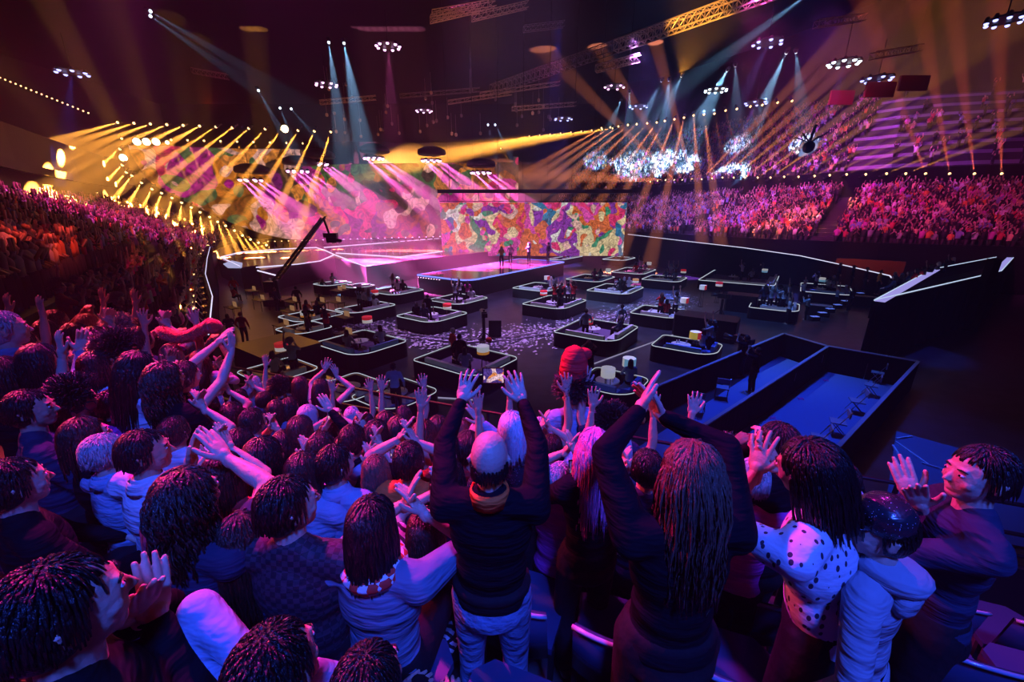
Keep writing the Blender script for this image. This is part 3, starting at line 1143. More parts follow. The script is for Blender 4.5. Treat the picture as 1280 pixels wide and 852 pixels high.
# ---- shared figures for the rest of the crowd (copied with their parts)
TPOSE = [('stand', ('up', 'up'), 'none', ('open', 'open')), ('stand', ('claphigh', 'claphigh'), 'short', ('flat', 'flat')),
         ('stand', ('clap', 'clap'), 'long', ('flat', 'flat')), ('stand', ('phone', 'phone'), 'short', ('curl', 'curl')),
         ('stand', ('up', 'clap'), 'short', ('open', 'flat')), ('stand', (None, None), 'long', ('flat', 'flat')),
         ('sit', ('lap', 'lap'), 'long', ('flat', 'flat')), ('sit', ('clap', 'up'), 'short', ('flat', 'open'))]
TINFO = []
for _pose, _arms, _sl, _hd in TPOSE:
    b = 1.62 if _pose == 'stand' else 1.19
    A = []
    for i, a in enumerate(_arms):
        s = -1 if i == 0 else 1
        A.append({'clap': ((s * .035, .30, b - .22), (s * .7, -.1, -.7), (0, .35, 1), (-s, 0, 0)),
                  'claphigh': ((s * .035, .26, b + .06), (s * .8, -.1, -.6), (0, .3, 1), (-s, 0, 0)),
                  'up': ((s * .24, .10, b + .34), (s * .9, 0, -.2), (0, 0, 1), (0, 1, 0)),
                  'phone': ((s * .075, .30, b + .02), (s * .8, 0, -.6), (-s * .4, .2, 1), (-s * .6, .7, 0)),
                  'lap': ((s * .12, .30, .62), (s * .8, -.3, -.3), (-s * .3, 1, -.1), (0, 0, -1)), None: None}[a])
    TINFO.append(build_figure(_pose, A, 0, 0, (0, 0), 1.0, _sl, False, _sl == 'none', _hd))
flush()


def place_hero(info, d):
    o = finish_figure(info, SKINS[d['skin']], d['shirt'], d['trs'], d['hair'])
    o.location = d['feet']
    o.rotation_euler.z = math.radians(-d['yaw'])
    o.scale = (d['scl'],) * 3
    tag(o, d['label'], 'person', d['group'] or 'spectators around the camera')
    Hm, up, R = info['Hm'], info['up'], info['R']
    for nm_, me_ in (('eyes', EYE_ME), ('irises', IRIS_ME), ('eyebrows', BROW_ME)):
        link_mesh(nm_, me_, None, o, Hm)
    ex = d['extra']
    if ex == 'cap':
        b = MB()
        b.lathe([(.088, .0), (.092, .03), (.088, .07), (.06, .105), (.01, .118)], (0, -.01, .03), 18)
        b.ell((0, .085, .04), (.07, .07, .010))
        b.build('cap', S_SEQ, o, True).matrix_local = Hm
    if ex in ('cap', 'hood'):
        b = MB()
        b.lathe([(.075, -.02), (.11, .0), (.115, .035), (.08, .06)], up(0, -.05, .52), 16)
        b.ell(up(0, -.10, .47), (.10, .05, .09))
        b.build('hood', d['shirt'], o, True)
    if ex in ('collar',):
        b = MB()
        b.lathe([(.088, -.03), (.083, .0), (.070, .035), (.066, .035), (.078, .0)], up(0, -.02, .535), 18)
        b.build('collar', d['shirt'], o, True)
    if ex == 'scarf':
        b = MB()
        b.lathe([(.07, -.01), (.12, -.035), (.13, .0), (.10, .03), (.07, .03)], up(0, -.01, .52), 18)
        b.build('scarf', pattern_mat('red_check_scarf', (.75, .04, .03), (.85, .8, .8), 28, 'CHECK'), o, True)['label'] = 'red and white patterned scarf'
    if ex == 'strap':
        MB().tube([up(-.12, -.08, .5), up(-.03, -.135, .32), up(.08, -.13, .12), up(.16, -.05, 0)], .009, 4).build('bag_strap', S_BLACK, o)
    if ex == 'burst':
        b = MB()
        for k in range(14):
            a = k * 2 * math.pi / 14
            r1 = .07 + .03 * (k % 3)
            c0 = up(.02 * math.cos(a), -.135, .30 + .02 * math.sin(a))
            c1 = up(r1 * math.cos(a), -.130, .30 + r1 * math.sin(a))
            b.bar(c0, c1, .004)
        b.build('back_print', S_WHITE, o)['label'] = 'pale starburst print'
    if ex == 'headdress':
        b = MB()
        b.lathe([(.09, 0), (.115, .08), (.10, .20), (.07, .27), (.02, .30)], (0, 0, .07), 14)
        b.ell((.07, 0, .30), (.07, .05, .05))
        b.build('headdress', S_RED, o, True).matrix_local = Hm
        for k in range(6):
            q = MB().ell((0, 0, 0), (.045, .045, .045)).build('bauble', mat('silver_bauble', (.8, .8, .85), .08, 1.0), o, True)
            q.location = up(.22 * math.cos(k * 1.1), -.14, .35 - .13 * k * .6)
    # collar of the bald man, watch, glasses
    if 'bald man' in d['label']:
        b = MB()
        b.lathe([(.088, -.02), (.084, .03), (.076, .05), (.07, .02)], up(0, -.02, .53), 18)
        b.build('shirt_collar', S_ORANGE, o, True)['label'] = 'orange collar showing above sweater'
        q = MB().lathe([(.168, 0), (.172, .02), (.168, .045)], (0, 0, .96), 20)
        for i in range(len(q.v)):
            x, y, z = q.v[i]
            q.v[i] = (x * 1.06, y * .80, z)
        q.build('belt', T_DARK, o, True)
    if 'wristwatch' in d['label'] or 'holding a phone up' in d['label']:
        for k, (T, y, z) in enumerate(info['wrists']):
            if k and 'wristwatch' in d['label']:
                continue
            b = MB()
            b.lathe([(.031, -.012), (.034, -.008), (.034, .008), (.031, .012)], T - y * .035, 14, y)
            b.build('wristband', mat('orange_band', (.8, .2, .05), .4), o, True)
    # glasses or ear of those in profile
    return o


HOBJ = [place_hero(i, d) for i, d in HERO]
PROTO = []
for k, inf in enumerate(TINFO):
    o = finish_figure(inf, SKINS[k % 3], S_BLACK, T_DARK, (['bob', 'short', 'long', 'short', 'afro', 'short', 'bob', 'wavy'][k], 'black', 60 + k))
    for c in [o] + list(o.children):
        c.hide_render = False
    for c in o.children:
        me = c.data
        c.material_slots[0].link = 'OBJECT'
        if c.name.startswith('shirt'):
            c.material_slots[0].material = S_BLACK
        elif c.name.startswith('trousers'):
            c.material_slots[0].material = T_DARK
    PROTO.append(o)
USED = [False] * len(PROTO)
CLOTH = [(S_BLACK, 'black'), (S_NAVY, 'navy'), (S_WHITE, 'white'), (S_RED, 'red'), (S_ORANGE, 'orange'), (S_LDENIM, 'pale blue'),
         (S_GREY, 'grey'), (S_TEE, 'steel blue'), (mat('magenta_top', (.7, .06, .4), **WOVEN), 'magenta'),
         (mat('yellow_top', (.75, .5, .08), **WOVEN), 'yellow')]
HCOL = ['black', 'brown', 'black', 'brown', 'black', 'blond', 'black', 'brown', 'black', 'grey']
POSEW = ['both arms raised', 'clapping high', 'clapping', 'filming', 'one arm raised', 'arms down',
         'hands in lap', 'seated waving']


SEEN = set()


def put_copy(k, loc, yaw, scl=1.0, where='', group=None, ci=None, rn=random, label=None):
    src = PROTO[k]
    o = src if not USED[k] else copy_tree(src)
    USED[k] = True
    o.location = loc
    o.rotation_euler.z = math.radians(-yaw)
    o.scale = (scl,) * 3
    for _try in range(40):
        cl, cn = CLOTH[rn.randrange(len(CLOTH)) if (ci is None or _try > 12) else ci]
        hc = HCOL[rn.randrange(len(HCOL))]
        lb = label or '%s-haired person in %s, %s, %s' % (hc, cn, POSEW[k], where)
        if lb not in SEEN:
            break
    SEEN.add(lb)
    for c in o.children:
        if c.name.startswith('shirt'):
            c.material_slots[0].material = cl
        elif c.name.startswith('hair'):
            c.material_slots[0].material = HAIRC[hc]
    o.material_slots[0].material = SKINS[rn.choice((0, 0, 1, 2))]
    tag(o, lb, 'person', group)
    return o


# fill the terrace rows between the named figures
rn = random.Random(11)
taken = [(o.location.x, o.location.y) for o in HOBJ]
SMALL = [(345, 512, 4.2), (362, 508, 4.3), (330, 500, 4.6), (300, 497, 4.5), (318, 480, 5.0), (350, 486, 4.8), (433, 560, 3.0), (455, 532, 3.6),
         (470, 545, 3.2), (482, 530, 3.6), (498, 538, 3.4), (505, 520, 4.0), (530, 545, 3.2), (548, 535, 3.6), (560, 560, 2.8), (575, 540, 3.4),
         (290, 520, 3.6), (262, 508, 3.5), (275, 545, 2.9), (355, 555, 2.9), (300, 556, 2.7), (385, 520, 3.9), (440, 520, 4.2), (245, 520, 3.1),
         (690, 560, 2.9), (675, 540, 3.3), (775, 560, 2.8), (700, 600, 2.4), (765, 530, 3.4), (905, 575, 2.6), (940, 600, 2.2), (1050, 600, 2.3),
         (80, 470, 3.2), (95, 500, 2.6), (30, 470, 3.0), (68, 520, 2.5), (140, 505, 2.8), (120, 425, 3.9), (175, 425, 4.0), (95, 420, 4.1), (60, 415, 4.2),
         (200, 432, 4.4), (250, 450, 4.4), (215, 445, 4.0), (235, 440, 4.8), (30, 430, 3.6), (150, 412, 4.8), (110, 405, 4.9), (70, 400, 5.0), (190, 415, 5.0), (5, 470, 2.6),
         (600, 545, 3.3), (470, 590, 2.5), (560, 600, 2.2), (380, 590, 2.3), (218, 540, 2.5)]
for j, (x, y, d) in enumerate(SMALL):
    p = P(x, y, d)
    r = row_of(p)
    zf = row_z(r)
    hg = p.z - zf
    k = rn.choice((0, 1, 1, 2, 2, 3, 4)) if hg > 1.3 else 6
    scl = max(.85, min(1.1, hg / (1.62 if k < 6 else 1.19)))
    put_copy(k, (p.x, p.y, p.z - scl * (1.62 if k < 6 else 1.19)), rn.uniform(-10, 25), scl, ('right of the bald man' if x > 615 else 'left of the bald man' if x > 430 else 'behind the curly hair' if x > 250 else 'near the left edge') + ', ' + ('camera', 'second', 'third', 'fourth', 'fifth', 'rail')[r] + ' row',
             'spectators in the near rows', rn=rn, ci=rn.choice((0, 0, 1, 1, 2, 5, 3, 8, 7)))
# near rows of the left stand
cnt = 0
for r in range(0, 4):
    path = offset_path(LEDGE[1:], .3 + L_PITCH * (r + .4))
    for i in range(len(path) - 1):
        a, b = path[i], path[i + 1]
        n = int((b - a).length / .62)
        for q in range(n):
            if cnt >= 130 or i > 3:
                break
            p = a.lerp(b, (q + rn.random() * .5) / n)
            if p.length < 8.5:
                continue
            pr = p
            put_copy(rn.choice((0, 0, 1, 1, 2, 3, 4)), (p.x, p.y, L_Z0 + L_RISE * r), rn.uniform(30, 70), rn.uniform(.92, 1.06),
                     ('first', 'second', 'third', 'fourth')[r] + ' row of the left stand', 'spectators in the left stand', rn=rn, ci=rn.choice((0, 3, 4, 8, 2, 6, 1, 0)))
            cnt += 1
NLEFT = cnt


# ---------------------------------------------------------------- the far crowd (past the 300 largest): one mass
def low_person(pose, rn):
    b = MB()
    cols = []

    def paint(n0, c):
        cols.extend([c] * (len(b.v) - n0))
    n0 = len(b.v); b.lathe([(.12, .0), (.16, .88)], (0, 0, 0), 5); paint(n0, 3)
    n0 = len(b.v)
    b.lathe([(.15, .86), (.155, 1.05), (.20, 1.33), (.15, 1.43), (.06, 1.50)], (0, 0, 0), 8)
    for q in range(n0, len(b.v)):
        x, y, z = b.v[q]
        b.v[q] = (x * 1.12, y * .68, z)
    paint(n0, 0)
    n0 = len(b.v); b.ell((0, .015, 1.60), (.078, .095, .12), 7, 5); paint(n0, 1)
    n0 = len(b.v); b.ell((0, -.025, 1.64), (.090, .098, .11), 7, 4); paint(n0, 2)
    for s in (-1, 1):
        S = Vector((s * .19, 0, 1.38))
        if pose == 0:
            E, T = Vector((s * .3, .1, 1.62)), Vector((s * .22, .12, 1.98))
        elif pose == 1:
            E, T = Vector((s * .27, .2, 1.2)), Vector((s * .04, .35, 1.5))
        elif pose == 2:
            E, T = (Vector((s * .35, 0, 1.6)), Vector((s * .45, .05, 1.9))) if s > 0 else (Vector((s * .25, .1, 1.15)), Vector((s * .15, .35, 1.15)))
        else:
            E, T = Vector((s * .25, 0, 1.1)), Vector((s * .2, .2, .95))
        n0 = len(b.v); b.bar(S, E, .055, 4, .045); paint(n0, 0)
        n0 = len(b.v); b.bar(E, T, .045, 4, .05); paint(n0, 1)
    return np.array(b.v, np.float32), b.f, np.array(cols)


LOW = []
for k in range(4):
    v, f, c = low_person(k, rn)
    li = np.array([i for q in f for i in q], np.int32)
    lt_ = np.array([len(q) for q in f], np.int32)
    LOW.append((v, li, lt_, c))
PAL = np.array([(.006, .006, .009), (.01, .01, .012), (.03, .03, .07), (.008, .008, .01), (.01, .01, .02), (.7, .7, .75), (.6, .05, .08), (.75, .25, .05), (.6, .1, .45), (.25, .3, .6),
                (.8, .6, .3), (.3, .3, .33), (.03, .02, .03), (.02, .02, .02)], np.float32)
HP = np.array([(.02, .015, .012), (.06, .035, .02), (.3, .2, .12), (.02, .02, .02)], np.float32)
SP = np.array([(.62, .40, .30), (.5, .3, .22), (.25, .14, .09)], np.float32)


def crowd_rows(path, r0, r1, pitch, rise, z0, yaw_off, dens, spacing=.52, start=.3, gaps=()):
    out = []
    for r in range(r0, r1):
        pp = offset_path(path, start + pitch * (r + .45))
        s_acc = 0.0
        for i in range(len(pp) - 1):
            a, b = pp[i], pp[i + 1]
            t = (b - a).normalized()
            ang = math.atan2(t.y, t.x) + math.pi
            L = (b - a).length
            n = max(1, int(L / spacing))
            for q in range(n):
                s = (q + random.uniform(.1, .6)) / n
                arc = i + s
                if any(abs(arc - g) < w / max(L, 1) for g, w in gaps):
                    continue
                if random.random() > dens(arc, r):
                    continue
                p = a.lerp(b, s)
                out.append((p.x, p.y, z0 + rise * r, ang, random.uniform(.88, 1.08)))
    return out


CROWD = []
CROWD += crowd_rows(LEDGE[1:], 4, L_ROWS, L_PITCH, L_RISE, L_Z0, 0, lambda a, r: .92, .55)
CROWD += crowd_rows(LEDGE[4:], 0, 4, L_PITCH, L_RISE, L_Z0, 0, lambda a, r: .92, .55)
CROWD += crowd_rows(RFRONT, 0, R_ROWS, R_PITCH, R_RISE, R_Z0, 0, lambda a, r: .95, .50, gaps=((1.55, .9), (2.95, .9), (4.55, .9), (6.3, .8)))
CROWD += crowd_rows(RFRONT, 0, U_ROWS, U_PITCH, U_RISE, U_Z0, 0, lambda a, r: (.95 if a < 3.6 else max(.12, .95 - (a - 3.6) * .75)), .55,
                    start=.3 + R_PITCH * (R_ROWS + 1.2), gaps=((1.55, .9), (3.4, .9), (4.6, 1.0)))
CROWD = [c for c in CROWD if math.hypot(c[0], c[1]) > 10.5]
arr = np.array(CROWD, np.float32)
kind = RNG.integers(0, 4, len(arr))
kind = np.where(RNG.random(len(arr)) < .3, 0, kind)
parts, cols = [], []
for k in range(4):
    a = arr[kind == k]
    v, li, lt_, c = LOW[k]
    m = len(a)
    if not m:
        continue
    cs, sn = np.cos(a[:, 3] - 0.0), np.sin(a[:, 3])
    V = v[None] * a[:, 4][:, None, None]
    # facing +Y locally turned to face into the bowl
    X = V[..., 0] * cs[:, None] - V[..., 1] * sn[:, None] + a[:, 0][:, None]
    Y = V[..., 0] * sn[:, None] + V[..., 1] * cs[:, None] + a[:, 1][:, None]
    Z = V[..., 2] + a[:, 2][:, None]
    VV = np.stack([X, Y, Z], -1).reshape(-1, 3)
    off = (np.arange(m) * len(v))[:, None]
    parts.append((VV, (li[None] + off).ravel(), np.tile(lt_, m)))
    body_c = PAL[RNG.integers(0, len(PAL), m)]
    skin_c = SP[RNG.integers(0, 3, m)]
    hair_c = HP[RNG.integers(0, 4, m)]
    tab = np.stack([body_c, skin_c, hair_c, np.full_like(body_c, .012)], 1)
    cols.append(tab[:, c].reshape(-1, 3))
cm = bpy.data.materials.new('crowd_clothes')
cm.use_nodes = True
_at = cm.node_tree.nodes.new('ShaderNodeAttribute')
_at.attribute_name = 'Col'
cm.node_tree.links.new(_at.outputs['Color'], cm.node_tree.nodes['Principled BSDF'].inputs['Base Color'])
cm.node_tree.nodes['Principled BSDF'].inputs['Roughness'].default_value = .7
me = np_mesh('crowd', parts, cm)
ca = me.color_attributes.new('Col', 'FLOAT_COLOR', 'POINT')
cc = np.concatenate(cols)
ca.data.foreach_set('color', np.concatenate([cc, np.ones((len(cc), 1), np.float32)], 1).astype(np.float32).ravel())
crowd = bpy.data.objects.new('crowd', me)
COL.objects.link(crowd)
tag(crowd, 'dense distant crowd of spectators filling the stands around the arena', 'crowd', None, 'stuff')

# ---------------------------------------------------------------- rail and seats of the near stand
rail = empty('guard_rail', tuple(NV * U_RAIL + Vector((0, 0, row_z(5)))), math.atan2(DV.y, DV.x),
             'black tubular guard rail along the front of the near stand', 'rail')
for h in (.0, .30, .52):
    MB().bar((-9, 0, Z_RAIL - row_z(5) - h), (14, 0, Z_RAIL - row_z(5) - h), .022, 6).build('rail_bar', M_BSTEEL, rail, True)
for i in range(17):
    MB().bar((-9 + i * 1.42, 0, 0), (-9 + i * 1.42, 0, Z_RAIL - row_z(5)), .02, 6).build('post', M_BSTEEL, rail)
MB().box((2.5, .06, .25), (23, .06, .7)).build('kick_panel', M_DARK, rail)

M_SEAT = mat('seat_plastic', (.03, .05, .12), .22, spec=.7)


def seat():
    root = empty('stadium_seat')
    b = MB()
    n = 9
    for k in range(n):                       # curved backrest shell
        a = -1.0 + 2.0 * k / (n - 1)
        x, y = .23 * math.sin(a), -.30 + .10 * (1 - math.cos(a))
        for z, o in ((.46, 0), (.62, -.03), (.80, -.06), (.84 - .03 * abs(a) ** 2, -.065)):
            b.v.append((x, y + o, z))
        for z, o in ((.84 - .03 * abs(a) ** 2, -.09), (.62, -.055), (.46, -.03)):
            b.v.append((x * 1.05, y + o, z))
    for k in range(n - 1):
        for j in range(7):
            b.f.append((k * 7 + j, k * 7 + (j + 1) % 7, (k + 1) * 7 + (j + 1) % 7, (k + 1) * 7 + j))
    b.build('backrest', M_SEAT, root, True)
    b = MB()
    b.prism([(-.21, -.24), (.21, -.24), (.22, .12), (.15, .19), (-.15, .19), (-.22, .12)], .42, .46)
    b.build('seat_pan', M_SEAT, root)
    MB().tube([(.24 * math.sin(a), -.395 + .10 * (1 - math.cos(a)), .845 - .03 * a * a) for a in [-1 + .2 * k for k in range(11)]], .012, 5).build('rim', mat('seat_rim', (.3, .35, .5), .15, spec=.9), root, True)
    MB().bar((-.2, -.2, .42), (-.2, -.2, 0), .02).bar((.2, -.2, .42), (.2, -.2, 0), .02).build('legs', M_BSTEEL, root)
    return root


s0 = seat()
first = True
for r in range(0, 5):
    n = 0
    for i in range(-8, 12):
        p = NV * (ROW_P * r + .12) + DV * (i * .53 + .2 * (r % 2))
        if p.y < .25:
            continue
        px = 640 + 500 * p.x / max(.3, p.y * CT + (H - row_z(r)) * ST)
        if px < -150 or px > 1450:
            continue
        o = s0 if first else copy_tree(s0)
        first = False
        o.location = (p.x, p.y, row_z(r))
        o.rotation_euler.z = -math.radians(20)
        n += 1
        tag(o, 'dark blue rounded folding seat in the %s row of near terrace' % ('camera', 'second', 'third', 'fourth', 'fifth')[r], 'seat', 'folding seats in the %s row' % ('camera', 'second', 'third', 'fourth', 'fifth')[r])

# phone of the bald man and of others
M_PHONE = mat('phone_case', (.01, .01, .012), .2)


def phone(px, py, d, label, wdt=.15):
    root = empty('phone', P(px, py, d), 0, label, 'phone', 'phones held up')
    root.rotation_euler = (math.radians(-8), 0, 0)
    MB().box((0, 0, 0), (wdt, .009, .075)).build('case', M_PHONE, root)
    m = screen_mat('phone_picture', [(.7, .05, .3), (.9, .3, .1), (.1, .05, .3), (.9, .6, .7)], 14, 1.0, sampled=False) if 'phone_picture' not in MATS else MATS['phone_picture']
    MATS['phone_picture'] = m
    MB().box((0, -.0055, 0), (wdt - .012, .002, .066)).build('screen', m, root)
    return root


phone(617, 469, 1.86, 'phone held sideways above the bald man showing a pink stage picture', .105)
phone(721, 583, 2.13, 'phone held by the woman with pink hair', .09)
phone(418, 519, 3.76, 'phone held up by person in black with bracelets', .13)
phone(497, 566, 2.7, 'phone held up left of the zebra print top', .1)

# red plush snake held over the crowd
b = MB()
pts = []
for k in range(15):
    t = k / 14
    x = 197 + 72 * t
    y = 411 + 12 * math.sin(math.pi * min(1, t * 1.15)) - 4 * t
    pts.append(P(x, y, 3.9))
b.tube(pts, [.03, .05] + [.062] * 10 + [.06, .085, .05], 10)
b.ell(P(267, 408, 3.88), (.085, .06, .075))
for k in range(500):
    i = rn.randrange(1, 13)
    q = pts[i].lerp(pts[i + 1], rn.random())
    d = Vector((rn.gauss(0, 1), rn.gauss(0, 1), rn.gauss(0, 1))).normalized()
    b.bar(q + d * .05, q + d * .078, .005, 3, .001)
sn = b.build('plush_snake', mat('red_plush', (.85, .03, .01), .9, bump=.5, bscale=60, sheen=.5), None, True)
tag(sn, 'red plush snake held sagging over the crowd at left', 'toy')
MB().bar(P(195, 452, 3.95), P(203, 414, 3.92), .03, 6).build('holder', S_BLACK, None) if False else None

# ---------------------------------------------------------------- the green room pods
YAW = math.radians(-35)
E1 = Vector((math.cos(YAW), math.sin(YAW), 0))
E2 = Vector((-E1.y, E1.x, 0))
M_PODW = mat('pod_wall', (.005, .006, .010), .4, spec=.3)
M_PODF = mat('pod_carpet', (.13, .07, .17), .8, bump=.2, bscale=20)
M_LEDW = emis('led_strip_white', (.75, .85, 1.0), .7)
M_SOFA = mat('sofa_leather', (.55, .52, .60), .5, bump=.15, bscale=10)
M_SOFAB = mat('sofa_blue', (.10, .22, .6), .6, bump=.15, bscale=10)
M_TABLE = mat('table_white', (.75, .75, .8), .25)


def rrect(a, b, rads, n=6):
    """rounded rectangle, corner radii for (-,-),(+,-),(+,+),(-,+)"""
    out = []
    for (cx, cy), r, a0 in zip(((-a, -b), (a, -b), (a, b), (-a, b)), rads, (180, 270, 0, 90)):
        ox, oy = cx + math.copysign(r, -cx), cy + math.copysign(r, -cy)
        m = n if r > .15 else 1
        for k in range(m + 1):
            t = math.radians(a0 + 90 * k / m)
            out.append((ox + r * math.cos(t), oy + r * math.sin(t)))
    return out


FLAGS = {
    'red_white_red': [(.8, .02, .03), (.9, .9, .9), (.8, .02, .03)],
    'white_orange': [(.85, .9, 1), (.9, .9, .95), (.9, .35, .05)],
    'red_white': [(.85, .03, .05), (.95, .9, .9)],
    'blue_white_red': [(.05, .1, .6), (.9, .9, .95), (.85, .05, .08)],
    'white_blue': [(.9, .9, .95), (.25, .6, .9)],
    'yellow_red': [(.05, .05, .08), (.9, .7, .1), (.8, .05, .05)],
    'white_pink': [(.95, .9, .95), (.9, .15, .5)],
    'white': [(.9, .9, .95)],
    'orange_white': [(.95, .4, .1), (.95, .9, .85)],
}


def drum_lamp(loc, flag, label, h=1.45, vert=False, r=.25):
    root = empty('flag_lamp', loc, 0, label, 'lamp', 'flag drum lamps of the pods')
    cols = FLAGS[flag]
    n = len(cols)
    hh = .32
    for k, c in enumerate(cols):
        m = mat('shade_%s_%d' % (flag, k), c, .7, emit=c, estr=.30)
        if vert:
            bb = MB()
            nn = 24 // n
            a0 = 2 * math.pi * k / n + .5
            for j in range(nn + 1):
                a = a0 + 2 * math.pi / n * j / nn
                bb.v += [(r * math.cos(a), r * math.sin(a), h), (r * math.cos(a), r * math.sin(a), h + hh), ((r - .01) * math.cos(a), (r - .01) * math.sin(a), h + hh), ((r - .01) * math.cos(a), (r - .01) * math.sin(a), h)]
            for j in range(nn):
                for q in range(4):
                    bb.f.append((j * 4 + q, (j + 1) * 4 + q, (j + 1) * 4 + (q + 1) % 4, j * 4 + (q + 1) % 4))
            bb.build('shade_band', m, root)
        else:
            z1 = h + hh * (n - k) / n
            z0 = h + hh * (n - k - 1) / n
            MB().lathe([(r - .012, z0), (r, z0), (r, z1), (r - .012, z1)], (0, 0, 0), 20).build('shade_band', m, root, True)
    MB().lathe([(r - .02, h + hh - .03), (r - .02, h + hh - .01)], n=20).build('shade_top', mat('lamp_white', (.9, .9, .95), .6, emit=(.9, .85, 1), estr=.5), root)
    b = MB()
    for k in range(3):
        a = 2 * math.pi * k / 3
        b.bar((.10 * math.cos(a), .10 * math.sin(a), h), (.14 * math.cos(a), .14 * math.sin(a), .03), .014)
    b.lathe([(.2, 0), (.2, .03)], n=16)
    b.build('stand', M_BSTEEL, root)
    return root


POD_N = [0]


def pod(Lp, Rp, label, flag=None, flabel='', vert=False, sofa='white', people=(), lampxy=(.6, .3), hgt=.75, dims=None, table=True, seed=0):
    L, R = G(*Lp, hgt), G(*Rp, hgt)
    if dims is None:
        d = R - L
        a, b = abs(d.dot(E1)) / 2, abs(d.dot(E2)) / 2
        c = (L + R) / 2
    else:
        a, b = dims
        c = L + E1 * a + E2 * b
    c.z = 0
    a, b = max(a, 1.1), max(b, 1.1)
    root = empty('pod', c, YAW, 'black rounded seating pod, the ' + label, 'pod', 'seating pods on the arena floor')
    rads = (.25, min(1.1, a * .7), .45, .25)
    rads = (.25, .9, .35, .25)
    out = rrect(a, b, rads)
    inn = rrect(a - .16, b - .16, tuple(max(.16, r - .14) for r in rads))
    n = len(out)
    w = MB()
    w.add([(x, y, 0) for x, y in out] + [(x, y, hgt) for x, y in out] + [(x, y, hgt) for x, y in inn] + [(x, y, .32) for x, y in inn],
          [(k + o * n, (k + 1) % n + o * n, (k + 1) % n + (o + 1) * n, k + (o + 1) * n) for o in range(3) for k in range(n)])
    w.build('wall', M_PODW, root)
    MB().prism(inn, .22, .33).build('pod_floor', M_PODF, root)
    mid = rrect(a - .03, b - .03, rads)
    MB().tube([(x, y, hgt + .015) for x, y in mid + mid[:1]], max(.009, .0009 * c.y), 4).build('light_strip', M_LEDW, root)

    def W(x, y, z=.33):
        p = c + E1 * x + E2 * y
        return Vector((p.x, p.y, z))
    sm = M_SOFA if sofa == 'white' else M_SOFAB
    s = empty('sofa', W(0, 0), YAW, '%s corner sofa in %s' % (sofa if sofa == 'white' else 'blue', label), 'sofa', 'pod sofas')
    ax, by = a - .2, b - .2
    MB().box((0, -by + .32, .2), (2 * ax - .9, .55, .26)).build('seat_cushion', sm, s)
    MB().box((0, -by + .08, .36), (2 * ax - .9, .16, .50)).build('sofa_back', sm, s)
    MB().box((ax - .32, .2, .2), (.55, 2 * by - 1.0, .26)).build('seat_cushion', sm, s)
    MB().box((ax - .08, .2, .36), (.16, 2 * by - 1.0, .50)).build('sofa_back', sm, s)
    if table:
        t = empty('coffee_table', W(-ax * .25, by * .15), YAW, 'round white coffee table in the ' + label, 'table', 'pod tables')
        MB().lathe([(.42, .34), (.45, .36), (.45, .38), (.42, .39)], n=18).build('table_top', M_TABLE, t, True)
        MB().lathe([(.25, 0), (.04, .04), (.04, .34)], n=10).build('pedestal', M_BSTEEL, t)
        for k in range(3):
            g = MB().lathe([(.03, 0), (.03, .11), (.035, .14)], W(-ax * .25 + rn.uniform(-.25, .25), by * .15 + rn.uniform(-.25, .25), .72), 8).build('drinking_glass', M_TABLE, None)
            tag(g, 'small glass on round table of ' + label, 'glass', 'glasses on pod tables')
    if flag:
        drum_lamp(W(lampxy[0] * a, lampxy[1] * b), flag, flabel + ' drum lamp in the ' + label, .9, vert)
    for (x, y, k, ci, yw) in people:
        sit = k >= 6
        put_copy(k, W(x * a, y * b, .33 if not sit else .36), yw, 1.0, 'in ' + label, 'people in the pods', ci, rn)
    return root


pod((389, 429), (512, 426), 'blue-seated pod nearest left crowd', 'red_white', 'red and white', sofa='blue', lampxy=(-.75, .95),
    people=((.55, .3, 6, 2, -40), (.25, -.65, 6, 6, 10)))
pod((513, 450), (651, 447), 'pod beyond bald man', 'white_orange', 'white and orange striped', lampxy=(.55, -.05),
    people=((-.3, -.1, 5, 3, 60), (.15, -.45, 5, 0, 0), (.4, -.6, 6, 6, 0)))
pod((493, 395), (587, 391), 'pod left behind confetti track', 'red_white', 'pale red and white', lampxy=(.7, .1), people=((-.2, -.6, 6, 0, 0), (.2, -.6, 6, 1, 0), (.0, -.2, 5, 0, 10)))
pod((690, 415), (800, 408), 'pod behind standing cameraman', 'red_white_red', 'red white red', lampxy=(-.1, -.45),
    people=((.55, .5, 5, 5, -20), (-.1, -.6, 5, 5, 0), (.7, .1, 6, 1, -60)))
pod((651, 380), (735, 375), 'waving group pod', 'red_white_red', 'red white banded', lampxy=(-.45, -.2),
    people=((-.1, .1, 0, 3, 0), (.1, .3, 1, 3, 0), (.3, .5, 0, 2, 0), (.5, .6, 4, 3, 0), (.35, -.2, 2, 0, 0)))
pod((639, 360), (710, 357), 'pod before stage block right', 'blue_white_red', 'blue white red', True, lampxy=(.0, .6),
    people=((.5, .2, 6, 2, 0), (.4, .6, 6, 6, 0)))
pod((533, 375), (612, 372), 'pod before stage block left', 'blue_white_red', 'blue white red', True, lampxy=(-.8, .7), people=((-.3, .4, 2, 2, 0), (0, -.2, 0, 6, 0), (.3, .3, 2, 8, 0), (.6, .2, 6, 2, 0)))
pod((458, 364), (532, 362), 'pod left of stage block', 'white_pink', 'white and pink', lampxy=(-.85, .8), people=((-.3, .1, 2, 2, 0), (0, .1, 6, 2, 0), (.4, .1, 6, 0, 0)))
pod((420, 388), (493, 380), 'pastel row pod', 'red_white', 'pink and red', lampxy=(-.95, .9),
    people=((-.6, .0, 2, 5, 0), (-.35, .0, 2, 5, 0), (-.1, .0, 2, 2, 0), (.15, .0, 5, 2, 0), (.4, .0, 2, 5, 0), (.65, .1, 6, 2, 0)), table=False)
